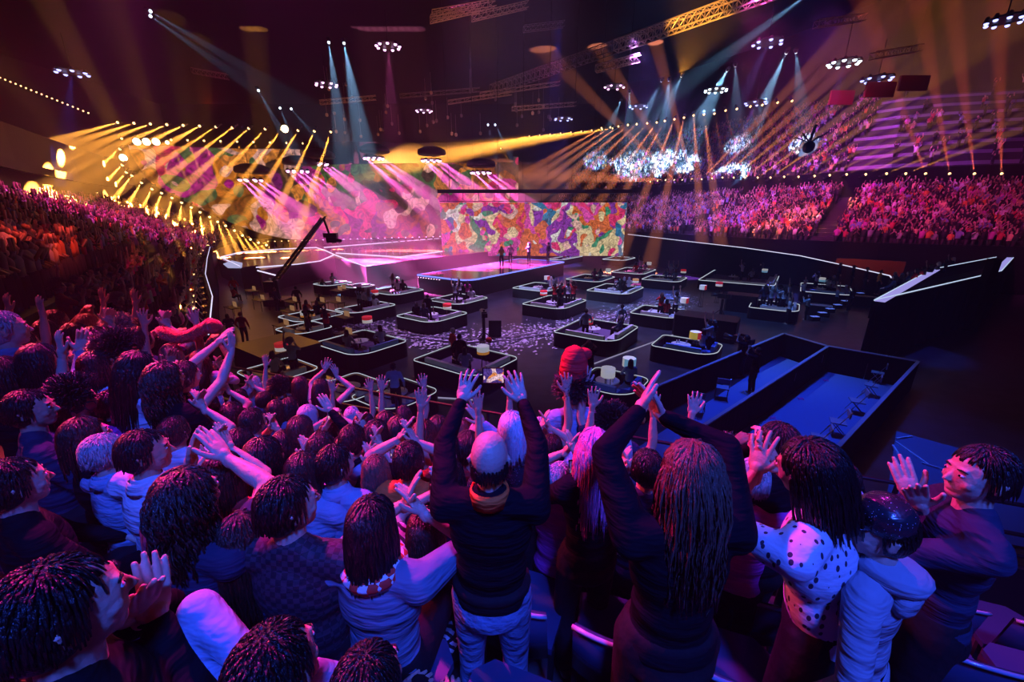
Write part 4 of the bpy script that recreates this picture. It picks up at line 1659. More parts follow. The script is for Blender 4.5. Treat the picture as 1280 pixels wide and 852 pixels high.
pod((732, 363), (806, 359), 'orange-lamp pod', 'orange_white', 'orange and white', lampxy=(.7, .55), people=((.0, .2, 6, 2, 0), (.2, .4, 6, 0, 0), (.4, .5, 6, 2, 0), (.2, .0, 6, 0, 0)))
pod((706, 349), (770, 346), 'blue-seated pod right of stage block', 'white', 'plain white', sofa='blue', lampxy=(.6, .8), people=((.1, .2, 6, 8, 0), (.4, .3, 6, 5, 0)))
pod((763, 340), (821, 337), 'far white-dressed pod', 'white', 'plain white', lampxy=(.5, .95), people=((.3, .2, 4, 2, 0), (.5, .4, 6, 2, 0), (.1, .0, 6, 3, 0)))
pod((801, 349), (860, 347), 'far pod by the right wall', 'red_white', 'red and white crossed', lampxy=(.75, .85), people=((.0, .2, 6, 5, 0), (.2, .3, 4, 2, 0), (.4, .5, 0, 6, 0), (.5, .2, 6, 5, 0)))
pod((786, 391), (862, 388), 'round-table pod right of track', 'blue_white_red', 'blue white red upright', True, lampxy=(.75, .95),
    people=((.3, -.2, 6, 3, 0), (.55, .3, 0, 2, -10), (.1, -.3, 2, 3, 0)))
pod((812, 432), (905, 430), 'pod beside the crew lane', 'yellow_red', 'black yellow red upright', True, lampxy=(.25, -.3), sofa='blue',
    people=((.55, .3, 0, 6, -20), (.45, .0, 6, 5, -10), (.7, .2, 2, 5, -30)))
pod((752, 324), (795, 322), 'farthest pod, right one', 'white', 'white', lampxy=(-.3, .3), people=((-.3, 0, 6, 2, 0), (.3, 0, 2, 6, 0)), table=False)
pod((684, 324), (729, 320), 'farthest pod, left one', None, people=((-.2, 0, 6, 3, 0), (.3, 0, 2, 4, 0)), table=False)
pod((395, 356), (437, 352), 'nearly empty pod under main stage', None, people=((0, 0, 6, 2, 0),), table=False)
pod((437, 358), (458, 356), 'empty pod under main stage', None, people=(), table=False)
pod((300, 463), (396, 462), 'pod beneath rail, left one', 'red_white', 'pink topped red', lampxy=(-.75, .6), people=((.5, .3, 4, 5, 0), (.2, -.2, 6, 2, 0)), sofa='white')
pod((398, 488), (470, 482), 'pod beneath rail, middle one', None, people=(), sofa='white')
pod((466, 496), (522, 488), 'pod beneath rail, right one', None, people=((.4, -.3, 5, 2, 0),), sofa='white')
pod((728, 484), (800, 470), 'pod behind wavy-haired woman', None, sofa='blue', people=((.5, .2, 6, 5, 0),))
pod((345, 396), (432, 392), 'orange-lit pod, upper one', None, people=((-.3, 0, 6, 4, 0), (.2, .2, 6, 0, 0)), sofa='white')
pod((345, 412), (415, 408), 'orange-lit pod, lower one', 'white_orange', 'small orange', lampxy=(-.5, .4), people=((.4, 0, 2, 0, 0),), sofa='white')
pod((872, 350), (975, 343), 'pod with arm-waving dancer', 'white_blue', 'white and blue', lampxy=(.6, .3), people=((.0, .1, 4, 2, -30), (.3, 0, 6, 6, 0), (.5, .5, 2, 0, 0)))
pod((1000, 364), (1062, 358), 'rightmost pod', 'white_blue', 'white blue red', lampxy=(-.2, .3), sofa='blue', people=((.3, .1, 6, 2, 0), (.1, .4, 6, 2, 0), (-.4, .2, 2, 2, 0)))
pod((935, 384), (1000, 380), 'crowded pod near rightmost', None, people=((.1, .2, 4, 6, 0), (.3, .1, 2, 2, 0), (-.2, 0, 0, 6, 0), (.5, .4, 6, 6, 0), (-.5, .2, 2, 1, 0)), sofa='white')
drum_lamp(G(757, 505, 0), 'white', 'large white drum lamp behind the raised hands', 1.1)
drum_lamp(G(783, 490, 0), 'white_blue', 'pale blue and white drum lamp right of large white one', 1.1, True)
drum_lamp(G(845, 395, 0) + Vector((3, 3, 0)), 'blue_white_red', 'blue white red lamp standing on dark riser right', 1.3, True)
drum_lamp(G(895, 385, 0) + Vector((1, 2, 0)), 'red_white', 'red and white lamp at the edge of the dark riser', 1.3)
# low stage-hand risers (dark blocks between the pods)
for (x, y, a_, b_, h_, lb) in ((350, 455, 3.0, 2.6, 1.0, 'dark block with orange-lit edge left of the nearest pod'), (880, 420, 3.2, 1.6, 1.2, 'dark riser right of the round-table pod'),
                               (925, 388, 2.0, 1.4, 1.2, 'dark riser under the dancer')):
    c = G(x, y, 0)
    k = MB().prism(rrect(a_ / 2, b_ / 2, (.1,) * 4), 0, h_).build('riser', M_PODW, None, loc=c, rz=YAW)
    tag(k, lb, 'riser')

# ---------------------------------------------------------------- floor markings, confetti, camera track
def line3(name, pts, r, m, label, cat, grp=None):
    o = MB().tube(pts, r, 4).build(name, m)
    return tag(o, label, cat, grp)


line3('floor_light_line', [G(360, 466, .02), G(520, 495, .02), G(600, 500, .02)], .03, emis('dim_line', (.5, .45, .75), .5), 'thin pale line on floor beneath the near pods', 'floor line')
line3('floor_light_line', [G(850, 415, .02), G(735, 457, .02)], .03, MATS['dim_line'], 'thin pale line on floor beside the cameraman', 'floor line')
TR = []
for x, y in ((430, 402), (470, 413), (520, 422), (580, 427), (640, 424), (700, 413), (760, 399), (820, 382), (860, 371)):
    TR.append(G(x, y, 0.02))
trk = empty('camera_track', (0, 0, 0), 0, 'curved camera dolly track strewn with confetti', 'track')
MP = mat('track_metal', (.65, .55, .7), .4, .6)
MB().tube([p + Vector((0, -.25, .04)) for p in TR], .04, 4).build('track_rail', MP, trk)
MB().tube([p + Vector((0, .35, .04)) for p in TR], .04, 4).build('track_rail', MP, trk)
b = MB()
for i in range(len(TR) - 1):
    n = int((TR[i + 1] - TR[i]).length / .8) + 1
    for k in range(n):
        p = TR[i].lerp(TR[i + 1], k / n)
        b.box((p.x, p.y + .05, .03), (.12, .7, .03))
o = b.build('track_sleeper', MP, trk)
o['kind'] = 'stuff'
b = MB()
for k in range(2600):
    i = rn.randrange(len(TR) - 1)
    p = TR[i].lerp(TR[i + 1], rn.random()) + Vector((rn.gauss(0, .5), rn.gauss(.2, 1.3), 0))
    s = rn.uniform(.03, .085)
    a = rn.uniform(0, 3.14)
    dx, dy = Vector((math.cos(a) * s, math.sin(a) * s, 0)), Vector((-math.sin(a) * s * .7, math.cos(a) * s * .7, 0))
    z = rn.uniform(.012, .03)
    b.add([(p.x + q.x, p.y + q.y, z + rn.uniform(0, .02)) for q in (-dx - dy, dx - dy, dx + dy, -dx + dy)], [(0, 1, 2, 3)])
o = b.build('confetti', mat('confetti_paper', (.85, .75, .95), .6))
tag(o, 'pale paper confetti scattered along the curved track', 'confetti', None, 'stuff')


# ---------------------------------------------------------------- stages and screens
# small stage
A0, A1 = G(520, 343, 1.5), G(706, 327, 1.5)
d = A1 - A0
sa, sb = abs(d.dot(E1)) / 2, abs(d.dot(E2)) / 2
cst = (A0 + A1) / 2
st = empty('small_stage', (cst.x, cst.y, 0), YAW, 'black raised stage block with pink reflecting top and blue edge light', 'stage')
out = rrect(sa, sb, (.3, 1.4, .3, .3))
MB().prism(out, 0, 1.44).build('stage_body', M_PODW, st)
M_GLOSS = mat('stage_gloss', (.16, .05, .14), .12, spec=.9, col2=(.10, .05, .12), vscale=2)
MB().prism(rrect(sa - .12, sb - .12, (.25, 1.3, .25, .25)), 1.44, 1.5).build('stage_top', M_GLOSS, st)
MB().tube([(x, y, 1.46) for x, y in out + out[:1]], .07, 5).build('edge_light', emis('blue_edge', (.18, .22, 1.0), 1.6), st)
for k in range(9):
    t = k / 8
    q = MB().lathe([(.05, 0), (.05, .03)], (out[1][0] + .3 + t * 2.6, -sb - .02, 1.28), 8).build('footlight', emis('footlight', (1, .6, .9), 4), st)
for i, (x, y, k, ci, lb) in enumerate(((627, 334, 2, 9, 'performer in light gold outfit leftmost on the small stage'), (638, 329, 5, 2, 'performer in white trousers on the small stage'),
                                       (661, 328, 4, 5, 'performer in blue with an arm up on the small stage'), (685, 326, 5, 0, 'dark performer rightmost on the small stage'))):
    p = G(x, y, 1.5)
    o = put_copy(k, p, 180 + 20 * i, 1.2, '', 'performers on the small stage', ci, rn, lb)
b = MB()
for k in range(7):
    x = 520 + k
# main stage slab
msp = [G(*q, 2.0) for q in ((272, 323), (300, 334), (322, 331), (326, 338), (372, 329), (418, 322), (457, 333), (520, 324), (575, 318), (640, 311), (700, 305))]
poly = [(p.x, p.y) for p in msp] + [(-2, 82), (-44, 76)]
ms = empty('main_stage', (0, 0, 0), 0, 'low main stage with pink gloss top and white outline strips', 'stage')
MB().prism(poly, 0, 1.93).build('stage_body', mat('stage_side', (.05, .03, .05), .35), ms)
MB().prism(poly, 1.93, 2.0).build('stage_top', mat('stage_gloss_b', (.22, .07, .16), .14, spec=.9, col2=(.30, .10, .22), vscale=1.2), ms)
for pts in (((276, 321), (300, 315), (350, 311), (395, 309), (407, 313), (418, 318), (400, 326), (372, 330), (320, 334)), ((405, 309), (470, 304), (558, 297), (640, 291)),
            ((418, 318), (457, 333)), ((420, 316), (500, 321), (560, 313)), ((276, 321), (300, 333)), ((322, 338), (345, 344))):
    MB().tube([G(x, y, 2.03) for x, y in pts], .06, 4).build('outline_strip', emis('stage_line', (.8, .72, 1.0), 1.2), ms)
MB().prism([tuple(G(*q, 2.0))[:2] for q in ((279, 330), (285, 335), (302, 335), (303, 329), (290, 326))], 2.0, 2.05).build('white_panel', emis('stage_panel', (.5, .5, .8), .8), ms)

# main LED wall
SX = [(160, 180, 192), (172, 181, 222), (185, 182, 234), (205, 182, 246), (228, 183, 257), (252, 184, 271), (280, 185, 283), (310, 186, 294), (342, 186, 301),
      (390, 187, 301), (440, 188, 300), (490, 189, 299), (545, 191, 298), (600, 193, 297), (648, 196, 296)]
wv, wf = [], []
for i, (x, yt, yb) in enumerate(SX):
    dd = 50 + (x - 160) / 488 * 22
    a, b_ = P(x, yt, dd), P(x, yb, dd)
    b_ = Vector((a.x, a.y, P(x, yb, dd).z))
    wv += [tuple(a), tuple(b_)]
bmw = MB()
n = len(SX)
nrm = Vector((0, 1, 0))
back_v = [(v[0], v[1] + .5, v[2]) for v in wv]
bmw.v = wv + back_v
for i in range(n - 1):
    bmw.f.append((2 * i, 2 * i + 1, 2 * i + 3, 2 * i + 2))
    o_ = 2 * n
    bmw.f.append((o_ + 2 * i + 2, o_ + 2 * i + 3, o_ + 2 * i + 1, o_ + 2 * i))
    bmw.f.append((2 * i, 2 * i + 2, o_ + 2 * i + 2, o_ + 2 * i))
    bmw.f.append((2 * i + 1, o_ + 2 * i + 1, o_ + 2 * i + 3, 2 * i + 3))
PAL1 = [(.35, .10, .01), (.75, .22, .02), (.10, .05, .03), (.85, .03, .12), (.55, .02, .25), (.10, .18, .06), (.9, .45, .35), (.25, .02, .18), (.9, .30, .05)]
lw = bmw.build('led_wall', screen_mat('led_wall_picture', PAL1, .20, .7, dark=.15))
tag(lw, 'huge curved LED wall with painted flowers in orange, pink and green', 'screen')
# header above the wall with round dark lamp housings
hd = MB()
hp = []
for x in range(380, 660, 20):
    dd = 50 + (x - 160) / 488 * 22 - .6
    hp.append(P(x, 186, dd))
hd.ribbon([(p.x, p.y) for p in hp], -.8, [p.z - 2.2 for p in hp], [p.z + .9 for p in hp])
tag(hd.build('screen_header', M_BLACK), 'black header truss cover above the LED wall', 'header')
M_LENSM = emis('lens_magenta', (1.0, .5, .95), 4)
M_LENSO = emis('lens_amber', (1.0, .60, .22), 4)
M_LENSX = emis('lens_blinder', (1.0, .75, .40), 7)
M_LENSB = emis('lens_white', (.7, .85, 1.0), 4)
M_LENSV = emis('lens_violet', (.40, .42, 1.0), 2.5)
M_LENSR = emis('lens_red', (1.0, .12, .05), 6)
BEAM = 28.0
AMB_GAIN = 5.0


def ring_pod(px, py, dd, n, label, mlens, disc=1.1, beam=None, rad=.9, lens=.13):
    c = P(px, py, dd)
    root = empty('lamp_ring', c, 0, label, 'stage light', 'round lamp clusters in the rig')
    if disc:
        MB().lathe([(disc * .6, .7), (disc, .35), (disc * 1.05, -.1), (disc, -.3)], (0, .8, 1.1), 18).build('housing', M_DARK, root, True)
    MB().lathe([(rad, 0), (rad + .06, .04), (rad, .08)], (0, 0, 0), 16).build('ring', M_BSTEEL, root)
    MB().bar((0, 0, .1), (0, 0, 3.0), .03).build('drop_cable', M_BSTEEL, root)
    for k in range(n):
        a = 2 * math.pi * k / n
        q = Vector((rad * math.cos(a), rad * math.sin(a) * .8, -.05))
        h = MB().lathe([(lens * .7, .25), (lens * 1.1, .1), (lens * 1.15, -.02)], q, 8).build('lamp', M_BSTEEL, root)
        MB().ell(q + Vector((0, 0, -.04)), (lens, lens, lens * .8), 8, 5).build('lens', mlens, h, True)
        if beam:
            T, col, ang, pw = beam
            if k % beam_skip == 0:
                s_ = spot(c + q + (Vector(T) - c).normalized() * .4, Vector(T) + (q * 2.0), col, ang, pw * 130)
                s_.name = 'beam_light'
    return root


beam_skip = 2
for (x, y, dd, n, lb) in ((313, 224, 55, 8, 'leftmost magenta lamp cluster before LED wall'), (372, 213, 58, 8, 'second magenta lamp cluster from left'),
                          (397, 204, 60, 7, 'third magenta lamp cluster, close to second'), (467, 197, 62, 10, 'magenta lamp cluster under first dome'),
                          (539, 200, 63, 9, 'magenta lamp cluster under middle dome'), (601, 215, 62, 10, 'magenta lamp cluster under right dome')):
    T = P(x + 105, y + 85, dd - 14)
    ring_pod(x, y, dd - 5, n, lb, M_LENSM, 2.0, (T, (1.0, .12, .55), 7.5, 26000), 1.3, .22)
beam_skip = 100
for (x, y, dd, n, ml, lb) in ((485, 57, 40, 9, M_LENSM, 'pink lamp ring high above the stage centre left'), (530, 138, 60, 7, M_LENSM, 'small pink lamp ring over LED wall'),
                              (704, 148, 55, 7, M_LENSV, 'violet lamp ring above the hanging screen'), (768, 108, 50, 6, M_LENSM, 'pale pink lamp ring beneath the gold truss'),
                              (895, 112, 45, 10, M_LENSB, 'white lamp ring between teal beams'), (960, 53, 35, 7, M_LENSV, 'blue lamp ring near top right of centre'),
                              (1055, 78, 34, 9, M_LENSB, 'blue-white lamp ring above the right stand'), (1097, 98, 36, 7, M_LENSV, 'violet lamp ring above the right tier'),
                              (1257, 25, 20, 9, M_LENSV, 'blue lamp ring in the top right corner'), (90, 90, 36, 7, M_LENSV, 'violet lamp ring alone at upper left'),
                              (408, 105, 45, 8, M_LENSM, 'pink lamp ring beside the white beams'), (798, 133, 55, 6, M_LENSV, 'small violet lamp ring right of centre'),
                              (945, 128, 45, 6, M_LENSV, 'violet lamp ring over the upper tier crowd')):
    ring_pod(x, y, dd, n, lb, ml, 0, None, 1.15 if dd > 30 else .75, .16 if dd > 30 else .10)
for (x, y, dd, tx, ty, c_, p_) in ((960, 53, 35, 915, 150, (.12, .2, 1), 9000), (1055, 78, 34, 1030, 170, (.05, .1, 1), 5000), (1097, 98, 36, 1100, 200, (.2, .1, 1), 6000),
                                   (485, 60, 40, 490, 150, (.8, .1, .4), 9000), (704, 148, 55, 705, 220, (.2, .1, 1), 8000), (700, 20, 45, 690, 160, (.03, .06, .9), 9000),
                                   (90, 92, 36, 85, 150, (.05, .1, 1), 4000), (1250, 25, 20, 1220, 140, (.02, .06, .8), 1200), (945, 128, 45, 900, 230, (.4, .1, 1), 16000)):
    spot(P(x, y, dd), P(tx, ty, dd), c_, 16, p_ * 14)


def lamp(px, py, dd, T, label, group, mlens, col, ang, pw, lens=.12, world=None):
    S = world if world is not None else P(px, py, dd)
    dirv = (Vector(T) - S).normalized()
    root = empty('moving_head_light', S, 0, label, 'stage light', group)
    up = Vector((0, 0, 1))
    b = MB()
    b.lathe([(lens * .6, -.42), (lens * 1.15, -.34), (lens * 1.2, -.06), (lens * 1.05, -.03)], (0, 0, 0), 7, dirv)
    b.build('lamp_head', M_BSTEEL, root)
    bk = -dirv * .55
    sdv = dirv.cross(up).normalized() * .19
    MB().box(tuple(bk), (.26, .26, .14)).bar(bk + sdv, sdv - dirv * .2, .02).bar(bk - sdv, -sdv - dirv * .2, .02).build('yoke', M_BSTEEL, root)
    MB().ell((0, 0, 0), (lens, lens, lens), 7, 5).build('lens', mlens, root, True)
    if pw:
        s = spot(S + dirv * (lens + .05), T, col, ang, pw * BEAM * (AMB_GAIN if col[2] < .2 else 1) * (.010 if ang > 30 else 1))
    return root


AMB = (1.0, .36, .045)
AMB2 = (1.0, .26, .10)
# row of lamps along the truss above the LED wall, beams sweeping left
i = 0
for k in range(14):
    x = 147 + k * 20.5
    y = 153 + k * .9
    lamp(x, y, 46, P(x - 110 + k * 7, y + 32 + k * 2, 38 if k < 6 else 45.5), 'amber beam lamp on the upper truss above the LED wall', 'upper truss amber lamps', M_LENSO, AMB, 6.5, 48000, .14)
for k in range(24):
    x = 152 + k * 20.6
    y = 173 + k * .55
    dd = 49 + k * .9
    lamp(x, y, dd, P(x + 26 + k, y + 75, dd - 1.5), 'amber beam lamp in the row along the top of the LED wall', 'amber lamps on the LED wall top', M_LENSO, AMB, 5, 11000 if k < 12 else 11000, .13)
for (x, y, dd) in ((171, 177, 47), (183, 177, 47), (195, 177, 47), (209, 178, 47), (356, 161, 45), (154, 197, 47)):
    lamp(x, y, dd, P(x - 30, y + 150, 20), 'glaring warm blinder lamp on the upper left truss', 'warm blinder lamps', M_LENSX, AMB, 60, 1500, .40 if x != 209 else .2)
ARC = [(150, 186), (153, 206), (158, 215), (165, 219), (177, 228), (190, 236), (202, 241), (215, 247), (227, 253), (239, 259), (250, 265), (262, 271), (272, 277), (282, 282), (293, 288), (303, 294), (313, 299), (323, 303), (333, 306)]
for k, (x, y) in enumerate(ARC):
    dd = 46 + k * .35
    tx, ty = (x - 50 + k * 5.5, y + 45)
    lamp(x, y, dd, P(tx, ty, dd - 1), 'amber beam lamp on the curved lower left edge of the LED wall', 'amber lamps on the curved edge', M_LENSO, AMB, 12, 34000 if k < 12 else 16000, .15)
# lamps on the left arena rim fanning up and left
RIMP = []
for k in range(20):
    t = k / 19
    y = 402 - 100 * (1 - (1 - t) ** 1.6)
    x = 243 + 2 * t + 38 * max(0, t - .55) ** 1.3 * 2
    RIMP.append((x, y))
for k, (x, y) in enumerate(RIMP):
    w_ = G(x, y, 3.85)
    if k % 2 == 0 or k < 14:
        lamp(x, y, 0, w_ + Vector((-6.0 + k * .12, 2.0 + k * .25, 5.6)), 'amber beam lamp on the left arena rim shining upward', 'amber lamps on the left rim', M_LENSO, AMB, 5, 1500 + k * 400 if k < 13 else 3000, .05 + k * .003, w_)
# uplights behind the main stage
for k in range(26):
    x = 335 + k * 8.6
    y = 302 - k * .25
    c_ = AMB if k < 8 else (1, .2, .3)
    lamp(x, y, 62, P(x - 4, y - 40, 62), 'short uplight beam lamp along the back of the main stage', 'uplights behind the main stage', M_LENSO if k < 8 else M_LENSM, c_, 4, 6000 if k < 8 else 16000, .10)
# warm sheet of beams between the LED wall and the right stand
for k in range(9):
    x = 662 + k * 13
    lamp(x, 170 - k * 1.2, 56, P(x - 90, 190 - k * 2, 59), 'amber beam lamp continuing the truss right of the LED wall', 'amber lamps right of the LED wall', M_LENSO, AMB, 9, 20000, .11)
RB = [(752, 160), (763, 159), (773, 158), (785, 156), (796, 155), (809, 154), (821, 153), (831, 151), (843, 149), (855, 147), (867, 144), (880, 143), (893, 142), (907, 138), (921, 136), (938, 133), (953, 131), (972, 128), (990, 126)]
for k, (x, y) in enumerate(RB):
    dd = 58 - k * .6
    tx = x - 120 + k * 11.5 if k < 10 else x + (k - 9) * 4.5
    lamp(x, y, dd, P(tx, y + 70, dd - 2), 'amber beam lamp on the truss above the right stand', 'amber lamps above the right stand', M_LENSO, AMB2, 6, 20000 if k < 12 else 2200, .13)
RL = [(813, 227), (822, 226), (832, 225), (843, 225), (853, 225), (865, 224), (877, 224), (890, 223), (903, 222), (917, 222), (931, 222), (947, 222), (963, 222), (980, 221), (998, 221),
      (1018, 220), (1037, 219), (1058, 218), (1082, 218), (1108, 217), (1132, 217)]
def depth_on(x, y, path):
    """how deep the upright surface over a plan path lies behind pixel x,y"""
    r = ray(x, y)
    for i in range(len(path) - 1):
        a, b_ = path[i], path[i + 1]
        e = b_ - a
        den = r.x * -e.y + r.y * e.x
        if abs(den) < 1e-6:
            continue
        t = (a.x * -e.y + a.y * e.x) / den
        u = (r.x * a.y - r.y * a.x) / den
        if t > 0 and -.001 <= u <= 1.001:
            return t
    return 45.0


FASF = offset_path(RFRONT, .3 + R_PITCH * (R_ROWS + .6) - .5)
for k, (x, y) in enumerate(RL):
    dd = depth_on(x, y, FASF)
    if k < 3:
        T = P(x - 130, y - 4 - 3 * k, dd)
    elif k < 6:
        T = P(x - 60 + 22 * (k - 3), y - 60, dd)
    else:
        T = P(x + 28 + k * 1.7, y - 46 + k * 1.1, dd - 4)
    lamp(x, y, dd, T, 'amber beam lamp on the fascia of the right stand', 'amber lamps on the right fascia', M_LENSO, AMB2 if k < 9 else AMB, 6.5, 18000 if k < 9 else 13000 if k < 14 else 5500, .13)
for k, (x, y, tx) in enumerate(((1157, 217, 1118), (1187, 217, 1168), (1218, 217, 1204), (1252, 217, 1250))):
    dd = depth_on(x, y, FASF)
    lamp(x, y, dd, P(tx, 110, dd - 5), 'red-orange beam lamp at the right end of fascia', 'red-orange lamps on the right fascia', M_LENSO, (1, .12, .06), 5, 11000, .12)
# white and teal follow beams
for (x, y, dd, tx, ty, ang, pw, lb) in ((188, 14, 38, 330, 100, 6, 9000, 'upper of two white spotlights at top left'), (188, 20, 38, 320, 112, 6, 9000, 'lower of two white spotlights at top left'),
                                        (323, 113, 45, 352, 165, 8, 9000, 'white spotlight above warm blinder'), (350, 135, 50, 362, 165, 7, 7000, 'small white spotlight left of upper blinder'),
                                        (364, 136, 50, 392, 168, 7, 7000, 'small white spotlight right of upper blinder'),
                                        (411, 53, 42, 424, 150, 10, 36000, 'left of the pair of wide white spotlights'), (430, 54, 42, 448, 150, 12, 46000, 'right of the pair of wide white spotlights'),
                                        (610, 156, 58, 616, 180, 6, 9000, 'small white spotlight left over stage centre'), (619, 156, 58, 630, 178, 7, 12000, 'small white spotlight right over stage centre'),
                                        (776, 126, 52, 762, 160, 9, 12000, 'small white spotlight leftmost of the right group'), (787, 115, 50, 787, 160, 9, 14000, 'white spotlight shining straight down right of centre'),
                                        (827, 101, 48, 803, 150, 9, 26000, 'left of twin white spotlights over the stand'), (836, 100, 48, 832, 150, 9, 22000, 'right of twin white spotlights over the stand'),
                                        (909, 88, 42, 876, 150, 15, 40000, 'wide teal spotlight behind the lamp ring'), (919, 82, 42, 921, 140, 9, 12000, 'narrow white spotlight over the upper tier'),
                                        (983, 66, 38, 940, 160, 12, 46000, 'strong teal-white spotlight over the upper tier'), (995, 65, 38, 1003, 150, 10, 12000, 'dim teal spotlight at the right of the strong one'),
                                        (1020, -14, 30, 850, 110, 10, 20000, 'broad dim teal beam from the top right'), (852, 95, 48, 825, 150, 16, 12000, 'dim teal spotlight beside twin white ones')):
    lamp(x, y, dd, P(tx, ty, dd - 2 if x < 700 else dd + 12), lb, 'white follow spotlights', M_LENSB, (.28, .58, 1.0), ang, pw * .75, .14)
# tiny lamps along the far left balcony lines
LB1 = empty('light_string', (0, 0, 0), 0, 'string of small warm lamps rising at the far left', 'light string')
for k in range(18):
    x, y = k * 6.5, 97 + k * 2.6
    MB().ell(P(x, y, 40), (.07, .07, .07), 6, 4).build('bulb', M_LENSO, LB1)
LB2 = empty('light_string', (0, 0, 0), 0, 'string of small warm lamps on the left balcony line', 'light string')
for k in range(16):
    MB().ell(P(2 + k * 8, 238 + k * .2, 42), (.06, .06, .06), 6, 4).build('bulb', M_LENSO, LB2)
spot(P(-30, 92, 40), P(130, 135, 42), AMB, 5, 9000)
spot(P(-60, 238, 42), P(160, 240, 44), AMB, 4, 12000)


# ---------------------------------------------------------------- trusses
def truss(A, B, w, n, m, label, r=.05, name='truss', group=None):
    A, B = Vector(A), Vector(B)
    d = (B - A).normalized()
    s = d.cross(Vector((0, 0, 1))).normalized() * w / 2
    t = Vector((0, 0, w / 2))
    root = empty(name, (0, 0, 0), 0, label, 'truss', group)
    ch = [s + t, -s + t, -s - t, s - t]
    for c in ch:
        MB().bar(A + c, B + c, r, 4).build('chord', m, root)
    b = MB()
    for k in range(n):
        p, q = A.lerp(B, k / n), A.lerp(B, (k + 1) / n)
        for j in range(4):
            b.bar(p + ch[j], q + ch[(j + 1) % 4], r * .6, 3)
            b.bar(p + ch[j], p + ch[(j + 1) % 4], r * .6, 3)
    o = b.build('lattice', m, root)
    return root


M_GOLD_LIT = mat('gold_lit_truss', (.8, .7, .5), .35, .9)  # rig steel with the gold light put into its colour
truss(P(615, 112, 55), P(770, 58, 44), 1.0, 24, M_STEEL, 'steel lattice truss running up from the stage centre')
truss(P(770, 58, 40), P(985, -18, 30), .9, 20, M_GOLD_LIT, 'gold-lit double truss at the top right of centre', .07)
truss(P(745, 86, 42), P(800, 72, 40), .6, 8, M_GOLD_LIT, 'short gold-lit truss under the long one', .05)
spot(P(850, 95, 34), P(880, 20, 35), (1, .38, .05), 60, 30000)  # added lamp without a fixture, lights the long truss gold
spot(P(700, 110, 47), P(690, 85, 49), (1, .1, .25), 50, 4000)
RIGL = ['gold-lit truss piece top centre, upper left one', 'gold-lit truss piece top centre, lower left one', 'gold-lit truss piece top centre, middle', 'red truss piece top centre, rightmost',
        'gold-lit truss piece above hanging screen, upper', 'gold-lit truss piece above hanging screen, right', 'gold-lit truss piece above hanging screen, left', 'red truss piece left of hanging screen cluster',
        'lone red truss piece at upper left', 'red truss piece near top right of centre', 'red truss piece above the right tier panels', 'gold-lit truss piece beside the two white spotlights']
for k, (x0, y0, x1, y1, dd, col) in enumerate(((540, 18, 620, 4, 34, 'g'), (538, 24, 600, 10, 34, 'g'), (590, 22, 660, 6, 36, 'g'), (655, 36, 705, 30, 40, 'r'), (600, 118, 700, 104, 58, 'g'), (640, 136, 720, 130, 58, 'g'),
                                               (560, 128, 640, 116, 60, 'g'), (500, 120, 600, 112, 60, 'r'), (240, 88, 285, 96, 45, 'r'), (1020, 30, 1080, 22, 34, 'r'), (1090, 70, 1150, 60, 34, 'r'), (400, 128, 470, 122, 55, 'g'))):
    truss(P(x0, y0, dd), P(x1, y1, dd + 1), .5, 8, M_STEEL if col == 'r' else M_GOLD_LIT, RIGL[k], .035, group='short rig trusses')
for (x, y, dd, c_, p_) in ((600, 30, 33, (1, .35, .05), 2500), (660, 140, 55, (1, .3, .1), 4000), (1060, 60, 32, (1, .05, .02), 2500), (260, 100, 42, (1, .04, .02), 2500), (430, 150, 50, (1, .3, .1), 4000), (550, 150, 55, (1, .25, .1), 5000)):
    spot(P(x, y + 30, dd - 3), P(x, y, dd), c_, 80, p_)
# hanging motors and speaker clutter below the roof
for k in range(46):
    x, y, dd = rn.uniform(400, 700), rn.uniform(105, 172), rn.uniform(52, 62)
    o = empty('chain_hoist', P(x, y, dd), 0, 'small chain hoist hanging in the dark rig over the stage', 'hoist', 'hoists over the stage')
    MB().lathe([(.1, -.2), (.2, -.1), (.2, .15), (.08, .25)], n=7).build('motor', M_GOLD_LIT if k % 2 else M_STEEL, o)
    MB().bar((0, 0, .2), (0, 0, 2.5), .03, 3).build('chain', M_STEEL, o)
# hanging panels over the right tier
for k, (x, y, w_, dd) in enumerate(((1100, 112, 2.6, 36), (1142, 104, 2.6, 36), (1052, 122, 2.2, 38))):
    o = MB().box((0, 0, 0), (w_, .2, 1.2)).build('acoustic_panel', mat('dark_red_panel', (.14, .02, .03), .5), None, loc=P(x, y, dd))
    tag(o, ('left', 'right', 'lowest')[k] + ' dark red framed panel hanging over the right tier', 'panel')

# hanging transparent screen with its bar
S0, S1 = P(547, 240, 50), P(790, 238, 50)
hs = empty('hanging_screen', (0, 0, 0), 0, 'see-through LED screen with flowers hung from a black bar over the small stage', 'screen')
MB().box(tuple((S0 + S1) / 2), (S1.x - S0.x, .5, .42)).build('bar', M_BLACK, hs)
x0, x1 = P(549, 250, 50).x, P(785, 250, 50).x
zt, zb = P(640, 253, 50).z, P(640, 322, 50).z
PAL2 = [(.95, .05, .2), (.9, .55, .45), (.05, .35, .18), (.9, .1, .5), (.95, .75, .4), (.04, .25, .45), (.9, .9, .8), (.9, .2, .05), (.3, .05, .45)]
pm = screen_mat('hanging_picture', PAL2, .42, .8, dark=.2, see=.18)
yy = S0.y
for k in range(12):
    xa, xb = x0 + (x1 - x0) * k / 12, x0 + (x1 - x0) * (k + 1) / 12
    MB().box(((xa + xb) / 2, yy, (zt + zb) / 2), (xb - xa - .03, .06, zt - zb)).build('led_strip_panel', pm, hs)
MB().bar((x0, yy, zt + .15), (x1, yy, zt + .15), .05).build('top_tube', M_BLACK, hs)
b = MB()
